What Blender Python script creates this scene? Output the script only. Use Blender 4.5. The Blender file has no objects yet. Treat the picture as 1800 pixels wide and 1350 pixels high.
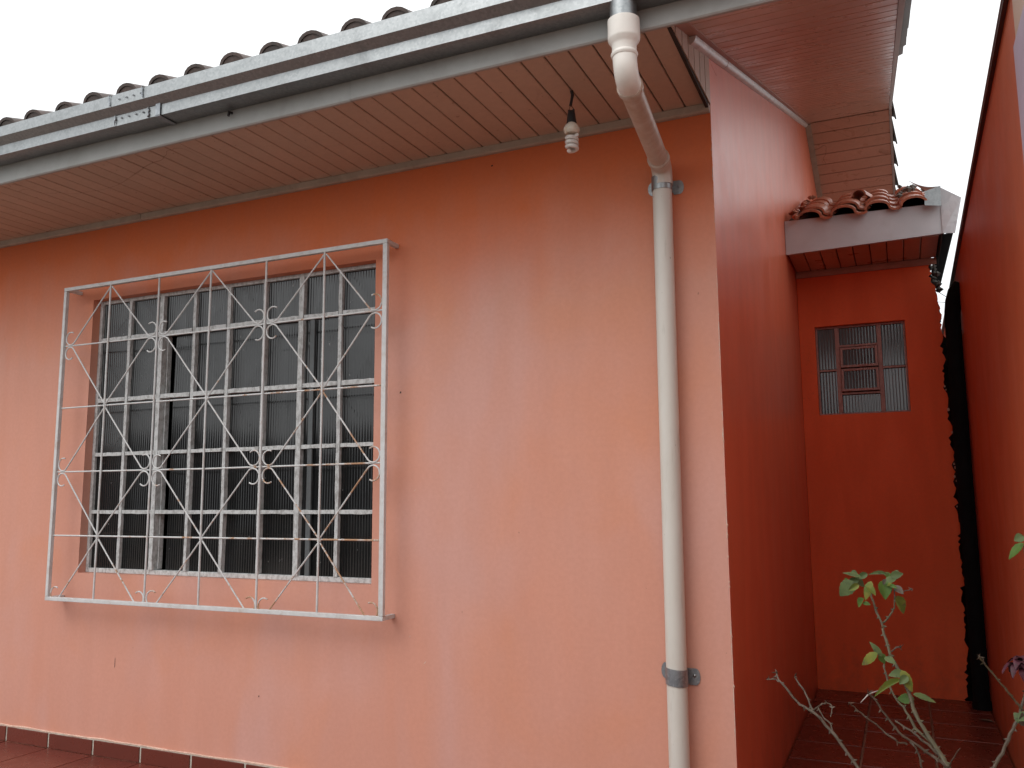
import bpy, bmesh, math, random
from mathutils import Vector, Matrix
random.seed(7)
scene = bpy.context.scene
COL = scene.collection

# ------------------------------------------------------------------ camera
cd = bpy.data.cameras.new('camera'); cam = bpy.data.objects.new('camera', cd); COL.objects.link(cam)
_r = Vector((0.90991911, 0.4147215, -0.00730054)); _u = Vector((0.06139407, -0.11725297, 0.99120256)); _f = Vector((-0.410217, 0.90236236, 0.13215215))
M = Matrix.Identity(4)
for i in range(3):
    M[i][0] = _r[i]; M[i][1] = _u[i]; M[i][2] = -_f[i]
M[0][3], M[1][3], M[2][3] = 0.6092, -3.2844, 1.2952
cam.matrix_world = M
cd.sensor_width = 36; cd.lens = 36 * 1496.94 / 1800
cd.clip_start = 0.02; cd.clip_end = 500
scene.camera = cam

# ------------------------------------------------------------------ sky, sun, exposure
SUN_EL, SUN_AZ = math.radians(48), math.radians(205)     # azimuth clockwise from +Y
world = bpy.data.worlds.new('World'); scene.world = world; world.use_nodes = True
wn, wl = world.node_tree.nodes, world.node_tree.links
wn.clear()
out = wn.new('ShaderNodeOutputWorld')
sky = wn.new('ShaderNodeTexSky'); sky.sky_type = 'NISHITA'; sky.sun_disc = False
sky.sun_elevation = SUN_EL; sky.sun_rotation = SUN_AZ; sky.dust_density = 4; sky.air_density = 1
hs = wn.new('ShaderNodeHueSaturation'); hs.inputs['Saturation'].default_value = 0.18
bg = wn.new('ShaderNodeBackground'); bg.inputs['Strength'].default_value = 0.05
wl.new(sky.outputs[0], hs.inputs['Color']); wl.new(hs.outputs[0], bg.inputs['Color'])
# overcast layer: evenly bright cloud, a little brighter overhead
tc = wn.new('ShaderNodeTexCoord'); sx = wn.new('ShaderNodeSeparateXYZ'); wl.new(tc.outputs['Generated'], sx.inputs[0])
rp = wn.new('ShaderNodeValToRGB'); rp.color_ramp.elements[0].position = 0.0; rp.color_ramp.elements[0].color = (.45, .463, .475, 1)
rp.color_ramp.elements[1].position = 1.0; rp.color_ramp.elements[1].color = (1, 1, 1, 1)
e = rp.color_ramp.elements.new(.25); e.color = (.585, .60, .607, 1)
wl.new(sx.outputs['Z'], rp.inputs[0])
bg2 = wn.new('ShaderNodeBackground'); bg2.inputs['Strength'].default_value = 1.55; wl.new(rp.outputs[0], bg2.inputs['Color'])
ad = wn.new('ShaderNodeAddShader'); wl.new(bg.outputs[0], ad.inputs[0]); wl.new(bg2.outputs[0], ad.inputs[1]); wl.new(ad.outputs[0], out.inputs[0])
sl = bpy.data.lights.new('sun', 'SUN'); sl.energy = 0.5; sl.angle = math.radians(30); sl.color = (1, .97, .93)
so = bpy.data.objects.new('sun', sl); COL.objects.link(so)
sdir = Vector((math.sin(SUN_AZ) * math.cos(SUN_EL), math.cos(SUN_AZ) * math.cos(SUN_EL), math.sin(SUN_EL)))
so.rotation_euler = sdir.to_track_quat('Z', 'Y').to_euler(); so.location = (-3, -8, 8)
scene.view_settings.view_transform = 'Standard'; scene.view_settings.look = 'None'
scene.view_settings.exposure = 0.13; scene.view_settings.gamma = 1; scene.view_settings.use_curve_mapping = False
scene.render.engine = 'CYCLES'
scene.cycles.max_bounces = 10; scene.cycles.diffuse_bounces = 6; scene.cycles.caustics_reflective = False; scene.cycles.caustics_refractive = False

# ------------------------------------------------------------------ materials
class NT:
    def __init__(s, name):
        s.m = bpy.data.materials.new(name); s.m.use_nodes = True; s.t = s.m.node_tree
        s.b = s.t.nodes['Principled BSDF']; s.pos = None
    def n(s, k, **kw):
        x = s.t.nodes.new(k)
        for a, v in kw.items(): setattr(x, a, v)
        return x
    def l(s, a, b): s.t.links.new(a, b)
    def P(s):
        if s.pos is None: s.pos = s.n('ShaderNodeNewGeometry').outputs['Position']
        return s.pos
    def noise(s, scale, detail=4, rough=.55, stretch=(1, 1, 1), dist=0, off=(0, 0, 0)):
        mp = s.n('ShaderNodeMapping'); mp.inputs['Scale'].default_value = stretch; mp.inputs['Location'].default_value = off
        s.l(s.P(), mp.inputs['Vector'])
        x = s.n('ShaderNodeTexNoise'); x.inputs['Scale'].default_value = scale; x.inputs['Detail'].default_value = detail
        x.inputs['Roughness'].default_value = rough; x.inputs['Distortion'].default_value = dist
        s.l(mp.outputs[0], x.inputs['Vector']); return x.outputs['Fac']
    def ramp(s, fac, stops):
        r = s.n('ShaderNodeValToRGB'); el = r.color_ramp.elements
        while len(el) < len(stops): el.new(.5)
        for e_, (p, c) in zip(el, stops):
            e_.position = p; e_.color = (c, c, c, 1) if isinstance(c, (int, float)) else (*c, 1)
        s.l(fac, r.inputs[0]); return r.outputs[0]
    def mix(s, fac, a, b, mode='MIX'):
        x = s.n('ShaderNodeMix', data_type='RGBA', blend_type=mode)
        for sock, v in ((x.inputs[0], fac), (x.inputs[6], a), (x.inputs[7], b)):
            if isinstance(v, (int, float)): sock.default_value = v
            elif isinstance(v, tuple): sock.default_value = (*v, 1)
            else: s.l(v, sock)
        return x.outputs[2]
    def math(s, op, a, b=0.0, clamp=False):
        x = s.n('ShaderNodeMath', operation=op); x.use_clamp = clamp
        for sock, v in ((x.inputs[0], a), (x.inputs[1], b)):
            if isinstance(v, (int, float)): sock.default_value = v
            else: s.l(v, sock)
        return x.outputs[0]
    def rnd(s): return s.n('ShaderNodeObjectInfo').outputs['Random']
    def xyz(s):
        q = s.n('ShaderNodeSeparateXYZ'); s.l(s.P(), q.inputs[0]); return q.outputs
    def set(s, color=None, rough=None, metal=None, spec=None):
        for k, v in (('Base Color', color), ('Roughness', rough), ('Metallic', metal), ('Specular IOR Level', spec)):
            if v is None: continue
            if isinstance(v, (int, float)): s.b.inputs[k].default_value = v
            elif isinstance(v, tuple): s.b.inputs[k].default_value = (*v, 1)
            else: s.l(v, s.b.inputs[k])
        return s
    def bump(s, h, strength=.2, dist=.002):
        x = s.n('ShaderNodeBump'); x.inputs['Strength'].default_value = strength; x.inputs['Distance'].default_value = dist
        s.l(h, x.inputs['Height']); s.l(x.outputs[0], s.b.inputs['Normal']); return s

def m_paint(name, c0, c1, c2, rough=.42, chips=False, spec=.5, fresh=None, bs=.28):  # fresh: deeper tone towards the top, unbleached paint plus painted eave shade
    t = NT(name)
    big = t.noise(1.1, 5, .6, (1, 1, .55), .6)
    strk = t.noise(2.2, 4, .6, (2.2, 2.2, .22), .2, (3, 1, 0))
    col = t.mix(t.ramp(big, [(.36, 0.), (.66, 1.)]), c0, c1)
    col = t.mix(t.math('MULTIPLY', t.ramp(strk, [(.35, 0.), (.75, 1.)]), .45), col, c2)
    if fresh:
        # sun and rain have bleached most of this wall; unbleached paint survives in blotches and, mixed with painted-in eave shade, towards the top
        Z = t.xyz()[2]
        shade_ramp = t.math('ADD', t.math('MULTIPLY', t.math('SUBTRACT', 2.67, Z), 1.45), t.math('ADD', t.math('MULTIPLY', t.math('SUBTRACT', t.noise(1.5, 4, .6, (1, 1, .8), .8, (2, 5, 1)), .5), .75), t.math('MULTIPLY', t.math('SUBTRACT', strk, .5), .35)))
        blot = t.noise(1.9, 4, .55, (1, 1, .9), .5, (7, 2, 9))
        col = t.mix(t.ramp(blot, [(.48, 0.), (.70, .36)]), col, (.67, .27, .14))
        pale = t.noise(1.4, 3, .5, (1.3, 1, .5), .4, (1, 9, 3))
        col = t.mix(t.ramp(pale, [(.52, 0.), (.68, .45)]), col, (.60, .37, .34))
        col = t.mix(t.ramp(shade_ramp, [(.0, 0.), (.85, 1.)]), fresh, col)
    fine = t.noise(55, 3, .6)
    col = t.mix(t.ramp(fine, [(.3, .09), (.7, 0.)]), col, (.25, .08, .05))
    # roller lap marks, splashed dirt near the floor, hairline cracks
    lap = t.noise(5, 2, .5, (1.6, 1.6, .35), .1, (6, 6, 2))
    col = t.mix(t.ramp(lap, [(.40, .10 if fresh else .26), (.62, 0.)]), col, tuple(.72 * x for x in c0))
    ztop = t.math('SUBTRACT', .42, t.xyz()[2])
    col = t.mix(t.ramp(t.math('ADD', t.math('MULTIPLY', ztop, 1.1), t.math('MULTIPLY', t.math('SUBTRACT', t.noise(13, 5, .7, (1, 1, .6)), .56), 1.6)), [(.12, 0.), (.5, 0. if fresh else .22)]), col, (.16, .085, .06))
    ck = t.math('ABSOLUTE', t.math('SUBTRACT', t.noise(1.7, 6, .62, (1, 1, 1), .3, (11, 3, 7)), .5))
    col = t.mix(t.math('MULTIPLY', t.math('LESS_THAN', ck, .0011), t.ramp(t.noise(.9, 1, .5, (1, 1, 1), 0, (1, 8, 4)), [(.52, 0.), (.58, 0. if fresh else .25)])), col, (.14, .05, .035))
    # pock marks, a few only
    pk = t.noise(30, 1, .5, (1, 1, 1), 0, (9, 4, 2))
    col = t.mix(t.ramp(pk, [(.80, 0.), (.83, .5 if chips else 0.)]), col, (.12, .05, .03))
    if chips:
        X = t.xyz()
        edge = t.math('GREATER_THAN', t.math('ADD', t.math('SUBTRACT', X[0], t.math('MULTIPLY', X[1], 1.0)), t.math('MULTIPLY', t.noise(22, 4, .7, (1, 1, 1), 0, (1, 7, 3)), .022)), .0088)
        zon = t.ramp(t.noise(2.4, 2, .5, (1, 1, 1), 0, (0, 0, 5)), [(.45, 0.), (.55, 1.)])
        col = t.mix(t.math('MULTIPLY', edge, zon), col, (.58, .46, .38))
    t.set(col, t.ramp(t.noise(3, 4, .6), [(.3, rough - .05), (.7, rough + .07)]), 0, spec)
    hh = t.math('ADD', t.math('MULTIPLY', t.noise(160, 3, .6), .35), t.math('MULTIPLY', t.noise(6, 4, .5), 1.6))
    return t.bump(hh, bs, .003).m if bs else t.m

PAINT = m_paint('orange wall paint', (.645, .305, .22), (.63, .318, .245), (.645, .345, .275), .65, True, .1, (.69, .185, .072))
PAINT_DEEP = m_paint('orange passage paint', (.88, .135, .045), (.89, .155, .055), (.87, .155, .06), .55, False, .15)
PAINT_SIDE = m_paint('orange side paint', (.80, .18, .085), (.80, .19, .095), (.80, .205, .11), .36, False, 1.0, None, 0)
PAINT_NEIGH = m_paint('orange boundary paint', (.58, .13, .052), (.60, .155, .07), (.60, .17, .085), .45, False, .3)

def m_plank(name, c0, c1, rough, specks=.45):
    t = NT(name)
    base = t.mix(t.rnd(), c0, c1)
    g = t.noise(14, 4, .6, (3, 3, 3))
    col = t.mix(t.ramp(g, [(.35, .18), (.7, 0.)]), base, tuple(.55 * x for x in c0))
    # wandering water marks
    w = t.noise(1.3, 3, .5, (1, 1, 1), .8, (4.3, 2, 0))
    band = t.math('LESS_THAN', t.math('ABSOLUTE', t.math('SUBTRACT', w, .5)), .0035)
    msk = t.ramp(t.noise(1.6, 1, .5, (1, 1, 1), 0, (8, 3, 0)), [(.5, 0.), (.6, .45)])
    col = t.mix(t.math('MULTIPLY', band, msk), col, (.16, .08, .05))
    sp = t.noise(42, 1, .4, (1, 1, 1), 0, (2, 9, 0))
    col = t.mix(t.ramp(sp, [(.74, 0.), (.79, specks)]), col, (.13, .07, .045))
    t.set(col, t.ramp(t.noise(8, 3), [(.3, rough - .05), (.7, rough + .1)]), 0, .5)
    return t.bump(t.noise(40, 3, .6), .06, .001).m
PLANK = m_plank('eave plank', (.48, .365, .285), (.53, .40, .315), .5)
PLANK_G = m_plank('gable plank', (.50, .30, .22), (.55, .33, .25), .30, .05)

def m_metal(name, c0, c1, rough, spangle=60, metal=.85):
    t = NT(name)
    v = t.n('ShaderNodeTexVoronoi'); v.inputs['Scale'].default_value = spangle; t.l(t.P(), v.inputs['Vector'])
    sp = t.ramp(v.outputs['Color'], [(0., .0), (1., 1.)])
    col = t.mix(sp, c0, c1)
    d = t.noise(9, 5, .65, (1, 1, 1), .4)
    col = t.mix(t.ramp(d, [(.55, 0.), (.78, .35)]), col, tuple(.5 * x for x in c0))
    return t.set(col, t.ramp(d, [(.3, rough), (.7, rough + .12)]), metal, .5).m
GALV = m_metal('galvanised sheet', (.25, .265, .27), (.33, .345, .35), .36, 110, .95)
GALV_D = m_metal('dark galvanised band', (.22, .24, .26), (.36, .38, .40), .42, 90)
FLASH = m_metal('weathered flashing', (.55, .56, .58), (.66, .67, .69), .5, 40, .5)

def m_plain(name, c, rough=.5, var=.15, scale=20, dirt=(.1, .07, .05), dirtamt=.25, bump=.1, metal=0., doff=(0, 0, 0)):
    t = NT(name)
    n = t.noise(scale, 4, .6)
    col = t.mix(t.ramp(n, [(.3, 0.), (.7, 1.)]), tuple(x * (1 - var) for x in c), tuple(min(1, x * (1 + var)) for x in c))
    d = t.noise(scale * .35, 5, .7, (1, 1, 1), .5, doff)
    col = t.mix(t.ramp(d, [(.5, 0.), (.75, dirtamt)]), col, dirt)
    t.set(col, rough, metal, .5)
    return t.bump(n, bump, .002).m
FASCIA = m_plain('grey fascia paint', (.36, .37, .36), .55, .06, 10, (.15, .13, .11), .3, .05)
CORNICE = m_plain('dusty beige cornice', (.40, .35, .29), .6, .1, 14, (.13, .09, .06), .35, .06)
CORNICE_R = m_plain('gable trim', (.40, .22, .17), .45, .1, 14, (.13, .07, .05), .3, .06)
TRIMW = m_plain('pale quarter round', (.62, .58, .57), .4, .1, 30, (.3, .2, .17), .5, .06)
ANNEXF = m_plain('grey annex fascia', (.50, .505, .52), .5, .05, 8, (.3, .2, .18), .25, .05)
BLACKGAP = m_plain('dark joint backing', (.035, .025, .02), .9)
EDGE_D = m_plain('near-black edge and added block', (.022, .02, .018), .95, .5, 40, (.05, .045, .04), .5, .8)  # near-black, for the broken edge and the added gap block
MORTAR = m_plain('bare mortar', (.13, .12, .105), .95, .5, 60, (.03, .03, .03), .8, .8)
CONC = m_plain('yard paving', (.20, .165, .14), .85, .2, 5, (.14, .13, .11), .5, .4)
SOIL = m_plain('bed soil', (.07, .05, .035), .95, .4, 30, (.02, .015, .01), .6, .9)
GROUT = m_plain('pale grout', (.50, .47, .40), .85, .2, 40)
GROUT_D = m_plain('dirty red grout', (.27, .125, .08), .85, .3, 40)
PLASTER_EDGE = m_plain('pale plaster lip', (.62, .43, .34), .8, .15, 50, (.35, .2, .15), .4, .4)
SOCK = m_plain('black bakelite', (.012, .013, .016), .5, .2, 60)
BLACKPIPE = m_plain('black pipe', (.005, .005, .0055), .9, .25, 14, (.012, .010, .010), .4, .06)
BLACKPIPE.node_tree.nodes['Principled BSDF'].inputs['Specular IOR Level'].default_value = .15
OPP = m_plain('street wall', (.07, .072, .07), .9, .2, 3)
COPE_D = m_plain('dark coping sheet', (.055, .03, .032), .5, .2, 14)
COPE_L = m_plain('coping top', (.5, .5, .5), .6, .1, 14)
LILAC = m_plain('lilac sheet', (.50, .46, .58), .5, .04, 12)
HOLLOW = m_plain('dark interior', (.05, .045, .04), .95)

MORTAR_R = m_plain('tile bedding mortar', (.06, .052, .047), .95, .4, 50, (.02, .02, .02), .6, .6)
def m_tile(name, c0, c1, moss, rough=.55, clean=False):
    t = NT(name)
    base = t.mix(t.rnd(), c0, c1)
    n = t.noise(35, 5, .65)
    col = t.mix(t.ramp(n, [(.35, .5), (.65, 0.)]), base, tuple(.5 * x for x in c0))
    d = t.noise(11, 5, .7, (1, 1, 1), .3)
    col = t.mix(t.ramp(d, [(.45, 0.), (.65, .35 if clean else .8)]), col, moss)
    return t.set(col, rough, 0, .5).bump(n, .35, .003).m
TILE = m_tile('old roof tile', (.085, .058, .049), (.12, .074, .06), (.045, .04, .035))
TILE_R = m_tile('terracotta annex tile', (.44, .135, .07), (.52, .175, .095), (.06, .05, .04), .42, True)

def m_floor():
    t = NT('red ceramic floor tile')
    base = t.mix(t.rnd(), (.125, .026, .016), (.165, .036, .022))
    n = t.noise(18, 5, .65)
    col = t.mix(t.ramp(n, [(.4, 0.), (.7, .14)]), base, (.055, .02, .015))
    t.set(col, t.ramp(n, [(.3, .22), (.7, .40)]), 0, .35)
    return t.m
FTILE = m_floor()

def m_grille():
    t = NT('white grille paint')
    X = t.xyz()
    n = t.noise(9, 5, .7, (1, 1, 1), .3)
    # rust grows towards the lower right corner, where the paint has gone
    w = t.math('ADD', t.math('MULTIPLY', t.math('ADD', X[0], 2.6), .07), t.math('MULTIPLY', t.math('SUBTRACT', 1.75, X[2]), .07))
    r = t.ramp(t.math('ADD', n, w), [(.585, 0.), (.66, .9)])
    fl = t.noise(60, 3, .6)
    base = t.mix(t.ramp(fl, [(.55, 0.), (.7, .35)]), (.60, .61, .61), (.42, .41, .39))
    rc = t.mix(fl, (.33, .13, .04), (.45, .27, .13))
    return t.set(t.mix(r, base, rc), .5, 0, .5).bump(fl, .15, .001).m
GRILLE = m_grille()
GRILLE_F = m_plain('white frame paint', (.58, .59, .59), .5, .08, 30, (.34, .21, .12), .5, .15)
def m_steel():
    t = NT('flaking window paint')
    n = t.noise(45, 6, .75, (1, 1, .6))
    col = t.mix(t.ramp(n, [(.46, 0.), (.6, .8)]), (.56, .575, .575), (.30, .30, .29))
    return t.set(col, .6, 0, .4).bump(n, .5, .002).m
STEEL = m_steel()
STILE_B = m_plain('sash stile behind glass', (.085, .095, .10), .5, .1, 40)
STEEL_R = m_plain('dusty red brown window paint', (.38, .215, .185), .5, .15, 40, (.1, .05, .04), .4, .1)

def m_glass(name, tint, rough, trans, spec=.5):
    t = NT(name)
    d = t.noise(6, 4, .6, (1, 1, .5))
    col = t.mix(t.ramp(d, [(.4, 0.), (.75, .6)]), tint, tuple(min(1, 2.0 * x + .01) for x in tint))
    sp = t.noise(55, 2, .5, (1, 1, .5), 0, (3, 3, 3))
    col = t.mix(t.ramp(sp, [(.74, 0.), (.79, .6)]), col, (.3, .3, .3))
    t.set(col, rough, 0, spec)
    t.b.inputs['IOR'].default_value = 1.52
    t.b.inputs['Transmission Weight'].default_value = trans
    return t.m
GLASS = m_glass('ribbed glass', (.006, .0065, .007), .07, 0.0, .65)
GLASS_B = m_glass('ribbed bathroom glass', (.04, .058, .066), .14, 0.0, .8)

def m_pvc():
    t = NT('aged white pvc')
    X = t.xyz()
    n = t.noise(10, 5, .7, (1, 1, .4), .3)
    st = t.noise(26, 4, .65, (1, 1, .25), .2, (5, 2, 1))
    # the sloping length and lower bend are stained brown
    zone = t.math('MULTIPLY', t.ramp(X[2], [(0., 0.), (1., 1.)]), 1.0)
    zz = t.math('SUBTRACT', 1.0, t.math('ABSOLUTE', t.math('MULTIPLY', t.math('SUBTRACT', X[2], 2.66), 7.0)), True)
    amt = t.math('MULTIPLY', zz, t.ramp(st, [(.25, .35), (.6, .95)]))
    col = t.mix(t.ramp(n, [(.35, 0.), (.7, .5)]), (.62, .60, .55), (.55, .52, .46))
    col = t.mix(amt, col, (.33, .19, .11))
    sc = t.noise(30, 4, .7, (1, 1, .12), .1, (4, 7, 0))
    col = t.mix(t.ramp(sc, [(.60, 0.), (.72, .35)]), col, (.30, .26, .21))
    sp = t.noise(70, 1, .5, (1, 1, .6), 0, (9, 1, 3))
    col = t.mix(t.ramp(sp, [(.76, 0.), (.8, .5)]), col, (.2, .16, .13))
    return t.set(col, .38, 0, .5).bump(n, .05, .001).m
PVC = m_pvc()
PVC_W = m_plain('clean white pvc fitting', (.74, .71, .66), .38, .04, 14, (.4, .3, .22), .25, .04)
BULBW = m_plain('yellowed lamp plastic', (.66, .61, .52), .4, .08, 50, (.5, .27, .07), .8, .04)
TUBEW = m_plain('lamp tube', (.66, .63, .60), .3, .05, 60, (.35, .28, .24), .3, .03)
CORD = m_plain('black cord tape', (.015, .016, .018), .6)
WIRE = m_plain('copper brown wire', (.18, .07, .03), .5)

def m_leaf(name, c0, c1, spot):
    t = NT(name)
    n = t.noise(38, 4, .6)
    col = t.mix(t.ramp(n, [(.35, 0.), (.65, 1.)]), c0, c1)
    s = t.noise(70, 2, .5, (1, 1, 1), 0, (1, 2, 3))
    col = t.mix(t.ramp(s, [(.62, 0.), (.7, .7)]), col, spot)
    t.set(col, .55, 0, .22)
    return t.bump(t.noise(120, 3), .2, .001).m
LEAFM = [m_leaf('rose leaf', (.06, .088, .032), (.09, .122, .045), (.03, .035, .02)),
         m_leaf('fresh rose leaf', (.05, .10, .02), (.08, .14, .028), (.05, .05, .02)),
         m_leaf('yellowing rose leaf', (.07, .115, .02), (.17, .16, .03), (.08, .05, .04)),
         m_leaf('withered rose leaf', (.08, .07, .05), (.10, .085, .065), (.06, .04, .04))]
STEM = m_plain('rose stem', (.068, .05, .033), .65, .35, 90, (.22, .18, .15), .5, .4)
STEM_G = m_plain('greenish rose stem', (.072, .062, .032), .6, .3, 90, (.18, .13, .09), .5, .3)
WEB = m_plain('pale bud scale', (.30, .27, .25), .8, .2, 90)
PETAL = m_plain('wilted dark petal', (.055, .006, .016), .6, .5, 80, (.02, .004, .006), .6, .2)

# ------------------------------------------------------------------ mesh helpers
class MB:
    def __init__(s): s.v = []; s.f = []; s.mi = []; s.cur = 0
    def add(s, vs, fs):
        o = len(s.v); s.v += [tuple(v) for v in vs]
        for f in fs: s.f.append([o + i for i in f]); s.mi.append(s.cur)
        return s
    def box(s, a, b):
        x0, y0, z0 = (min(p, q) for p, q in zip(a, b)); x1, y1, z1 = (max(p, q) for p, q in zip(a, b))
        return s.add([(x0, y0, z0), (x1, y0, z0), (x1, y1, z0), (x0, y1, z0), (x0, y0, z1), (x1, y0, z1), (x1, y1, z1), (x0, y1, z1)],
                     [(0, 3, 2, 1), (4, 5, 6, 7), (0, 1, 5, 4), (1, 2, 6, 5), (2, 3, 7, 6), (3, 0, 4, 7)])
    def prism(s, poly, d):
        """polygon (list of 3d points) swept by vector d, capped"""
        n = len(poly); d = Vector(d)
        return s.add([Vector(p) for p in poly] + [Vector(p) + d for p in poly],
                     [list(range(n))[::-1], list(range(n, 2 * n))] + [(i, (i + 1) % n, n + (i + 1) % n, n + i) for i in range(n)])
    def tube(s, pts, r, k=10, cap=True):
        pts = [Vector(p) for p in pts]; n = len(pts)
        rs = r if isinstance(r, (list, tuple)) else [r] * n
        up = None; vs = []
        for i, p in enumerate(pts):
            t = (pts[min(i + 1, n - 1)] - pts[max(i - 1, 0)]).normalized()
            if up is None:
                up = Vector((0, 0, 1)) if abs(t.z) < .9 else Vector((1, 0, 0))
            a = (up - t * up.dot(t)).normalized(); b = t.cross(a); up = a
            for j in range(k):
                q = 2 * math.pi * j / k
                vs.append(p + (a * math.cos(q) + b * math.sin(q)) * rs[i])
        fs = [(i * k + j, i * k + (j + 1) % k, (i + 1) * k + (j + 1) % k, (i + 1) * k + j) for i in range(n - 1) for j in range(k)]
        if cap: fs += [list(range(k))[::-1], [(n - 1) * k + j for j in range(k)]]
        return s.add(vs, fs)
    def lathe(s, prof, o=(0, 0, 0), k=20):
        vs = []; n = len(prof)
        for (r, z) in prof:
            for j in range(k):
                q = 2 * math.pi * j / k; vs.append((o[0] + r * math.cos(q), o[1] + r * math.sin(q), o[2] + z))
        fs = [(i * k + j, i * k + (j + 1) % k, (i + 1) * k + (j + 1) % k, (i + 1) * k + j) for i in range(n - 1) for j in range(k)]
        fs += [list(range(k))[::-1], [(n - 1) * k + j for j in range(k)]]
        return s.add(vs, fs)
    def mesh(s, name, mats, smooth=False, bevel=0, recalc=True, angle=40):
        me = bpy.data.meshes.new(name); me.from_pydata(s.v, [], s.f)
        for m in (mats if isinstance(mats, list) else [mats]): me.materials.append(m)
        me.polygons.foreach_set('material_index', s.mi)
        bm = bmesh.new(); bm.from_mesh(me)
        if recalc: bmesh.ops.recalc_face_normals(bm, faces=bm.faces)
        if bevel: bmesh.ops.bevel(bm, geom=[e_ for e_ in bm.edges if e_.is_manifold and e_.calc_face_angle(0) > .5], offset=bevel, segments=2, affect='EDGES', profile=.6)
        if smooth:
            for f in bm.faces: f.smooth = True
            for e_ in bm.edges:
                if not e_.is_manifold or e_.calc_face_angle(0) > math.radians(angle): e_.smooth = False
        bm.to_mesh(me); bm.free(); me.update(); return me
    def build(s, name, mats, parent=None, smooth=False, bevel=0, **k):
        return link(name, s.mesh(name, mats, smooth, bevel, **k), parent)
def link(name, me, parent=None, loc=None):
    o = bpy.data.objects.new(name, me); COL.objects.link(o)
    if parent is not None:
        o.parent = parent; o.matrix_parent_inverse = parent.matrix_world.inverted()
    if loc is not None: o.location = loc
    return o
def empty(name, loc, label=None, cat=None, group=None):
    o = bpy.data.objects.new(name, None); COL.objects.link(o); o.location = loc; o.empty_display_size = .1
    o.matrix_world = Matrix.Translation(loc)
    return tag(o, label, cat, group)
def tag(o, label=None, cat=None, group=None, kind=None):
    for k, v in (('label', label), ('category', cat), ('group', group), ('kind', kind)):
        if v: o[k] = v
    return o

# ================================================================== SETTING
bm = MB(); bm.add([(-80, -80, -.3), (80, -80, -.3), (80, 120, -.3), (-80, 120, -.3)], [(0, 1, 2, 3)])
tag(bm.build('ground', CONC), kind='structure')
bm = MB(); bm.box((-6.4, -1.65, -.296), (.06, -.004, -.012)); bm.box((.064, -.28, -.296), (1.012, 3.01, -.012))
vfloor = tag(bm.build('terrace_floor', GROUT_D), kind='structure')
PT = .333
tl = MB(); tl.box((.0035, .0035, -.011), (PT - .0035, PT - .0035, 0))
tile_me = tl.mesh('floor_tile', FTILE, bevel=.003)
for i in range(19):
    for j in range(5):
        link('floor_tile', tile_me, vfloor, (-3.925 - 7 * PT + i * PT, -.01 - (j + 1) * PT, random.uniform(-.0012, .0008))) if -3.925 - 7 * PT + (i + 1) * PT < .08 else None
for i in range(3):
    for j in range(10):
        link('floor_tile', tile_me, vfloor, (.004 + i * .3375, 2.343 - j * PT + .333, random.uniform(-.001, .001))) if j else None
cut = MB(); cut.box((.0035, .0035, -.011), (PT - .0035, .328, 0)); cut_me = cut.mesh('floor_tile', FTILE, bevel=.003)
for i in range(3): link('floor_tile', cut_me, vfloor, (.004 + i * .3375, 2.676, 0))
# flower bed in front of the passage
bm = MB(); n = 16
vs = [(.08 + 1.5 * i / n, -2.3 + 2.0 * j / n, -.13 + random.uniform(-.03, .03)) for j in range(n + 1) for i in range(n + 1)]
bm.add(vs, [(j * (n + 1) + i, j * (n + 1) + i + 1, (j + 1) * (n + 1) + i + 1, (j + 1) * (n + 1) + i) for j in range(n) for i in range(n)])
tag(bm.build('garden_bed', SOIL, smooth=True), kind='structure')
# wall across the street: seen only as the dark reflection in the panes
bm = MB(); bm.box((-26, -15.2, -.298), (14, -15, 2.7)); 
for i in range(9): bm.box((-25 + i * 4.4, -14.995, -.298), (-24.7 + i * 4.4, -14.93, 2.62))
bm.box((-26.1, -15.26, 2.702), (14.1, -14.9, 2.78))
tag(bm.build('street_wall', OPP), 'dark street wall reflected in the window panes', 'wall')

for z_ in (4.15, 3.1):
    m_ = MB(); m_.tube([(-34 + 3 * i, -9, z_ - .25 * math.sin(math.pi * i / 19)) for i in range(20)], .022, 6)
    tag(m_.build('utility_cable', SOCK, smooth=True), 'upper black street cable, mirrored as a dark line in the window panes' if z_ > 4 else 'lower black street cable, mirrored as a dark line in the window panes', 'cable', 'street cables')

# ================================================================== HOUSE
SL = .344
def zs(y): return 2.957 + SL * (y + .372)            # underside of the front roof slope
RY = 4.546; RZ = zs(RY)
def zr(y): return RZ - SL * (y - RY)                 # rear slope
house = empty('house', (-3, 2, 0), 'orange house with steel window, long gutter and boarded eaves, filling most of the view', 'house')

# front wall with window opening
WX0, WX1, WZ0, WZ1 = -3.458, -1.583, .911, 2.41
bm = MB()
X0, X1, Z0, Z1, TH = -6.2, 0., -.3, 3.05, .16
def ring(y): return [(X0, y, Z0), (X1, y, Z0), (X1, y, Z1), (X0, y, Z1), (WX0, y, WZ0), (WX1, y, WZ0), (WX1, y, WZ1), (WX0, y, WZ1)]
bm.add(ring(0) + ring(TH), [(0, 1, 5, 4), (1, 2, 6, 5), (2, 3, 7, 6), (3, 0, 4, 7), (8, 12, 13, 9), (9, 13, 14, 10), (10, 14, 15, 11), (11, 15, 12, 8),
     (4, 5, 13, 12), (5, 6, 14, 13), (6, 7, 15, 14), (7, 4, 12, 15), (0, 8, 9, 1), (1, 9, 10, 2), (2, 10, 11, 3), (3, 11, 8, 0)])
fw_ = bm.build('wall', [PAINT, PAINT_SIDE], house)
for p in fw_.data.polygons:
    if p.normal.x > .9 and p.center.x > -.001: p.material_index = 1
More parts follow.
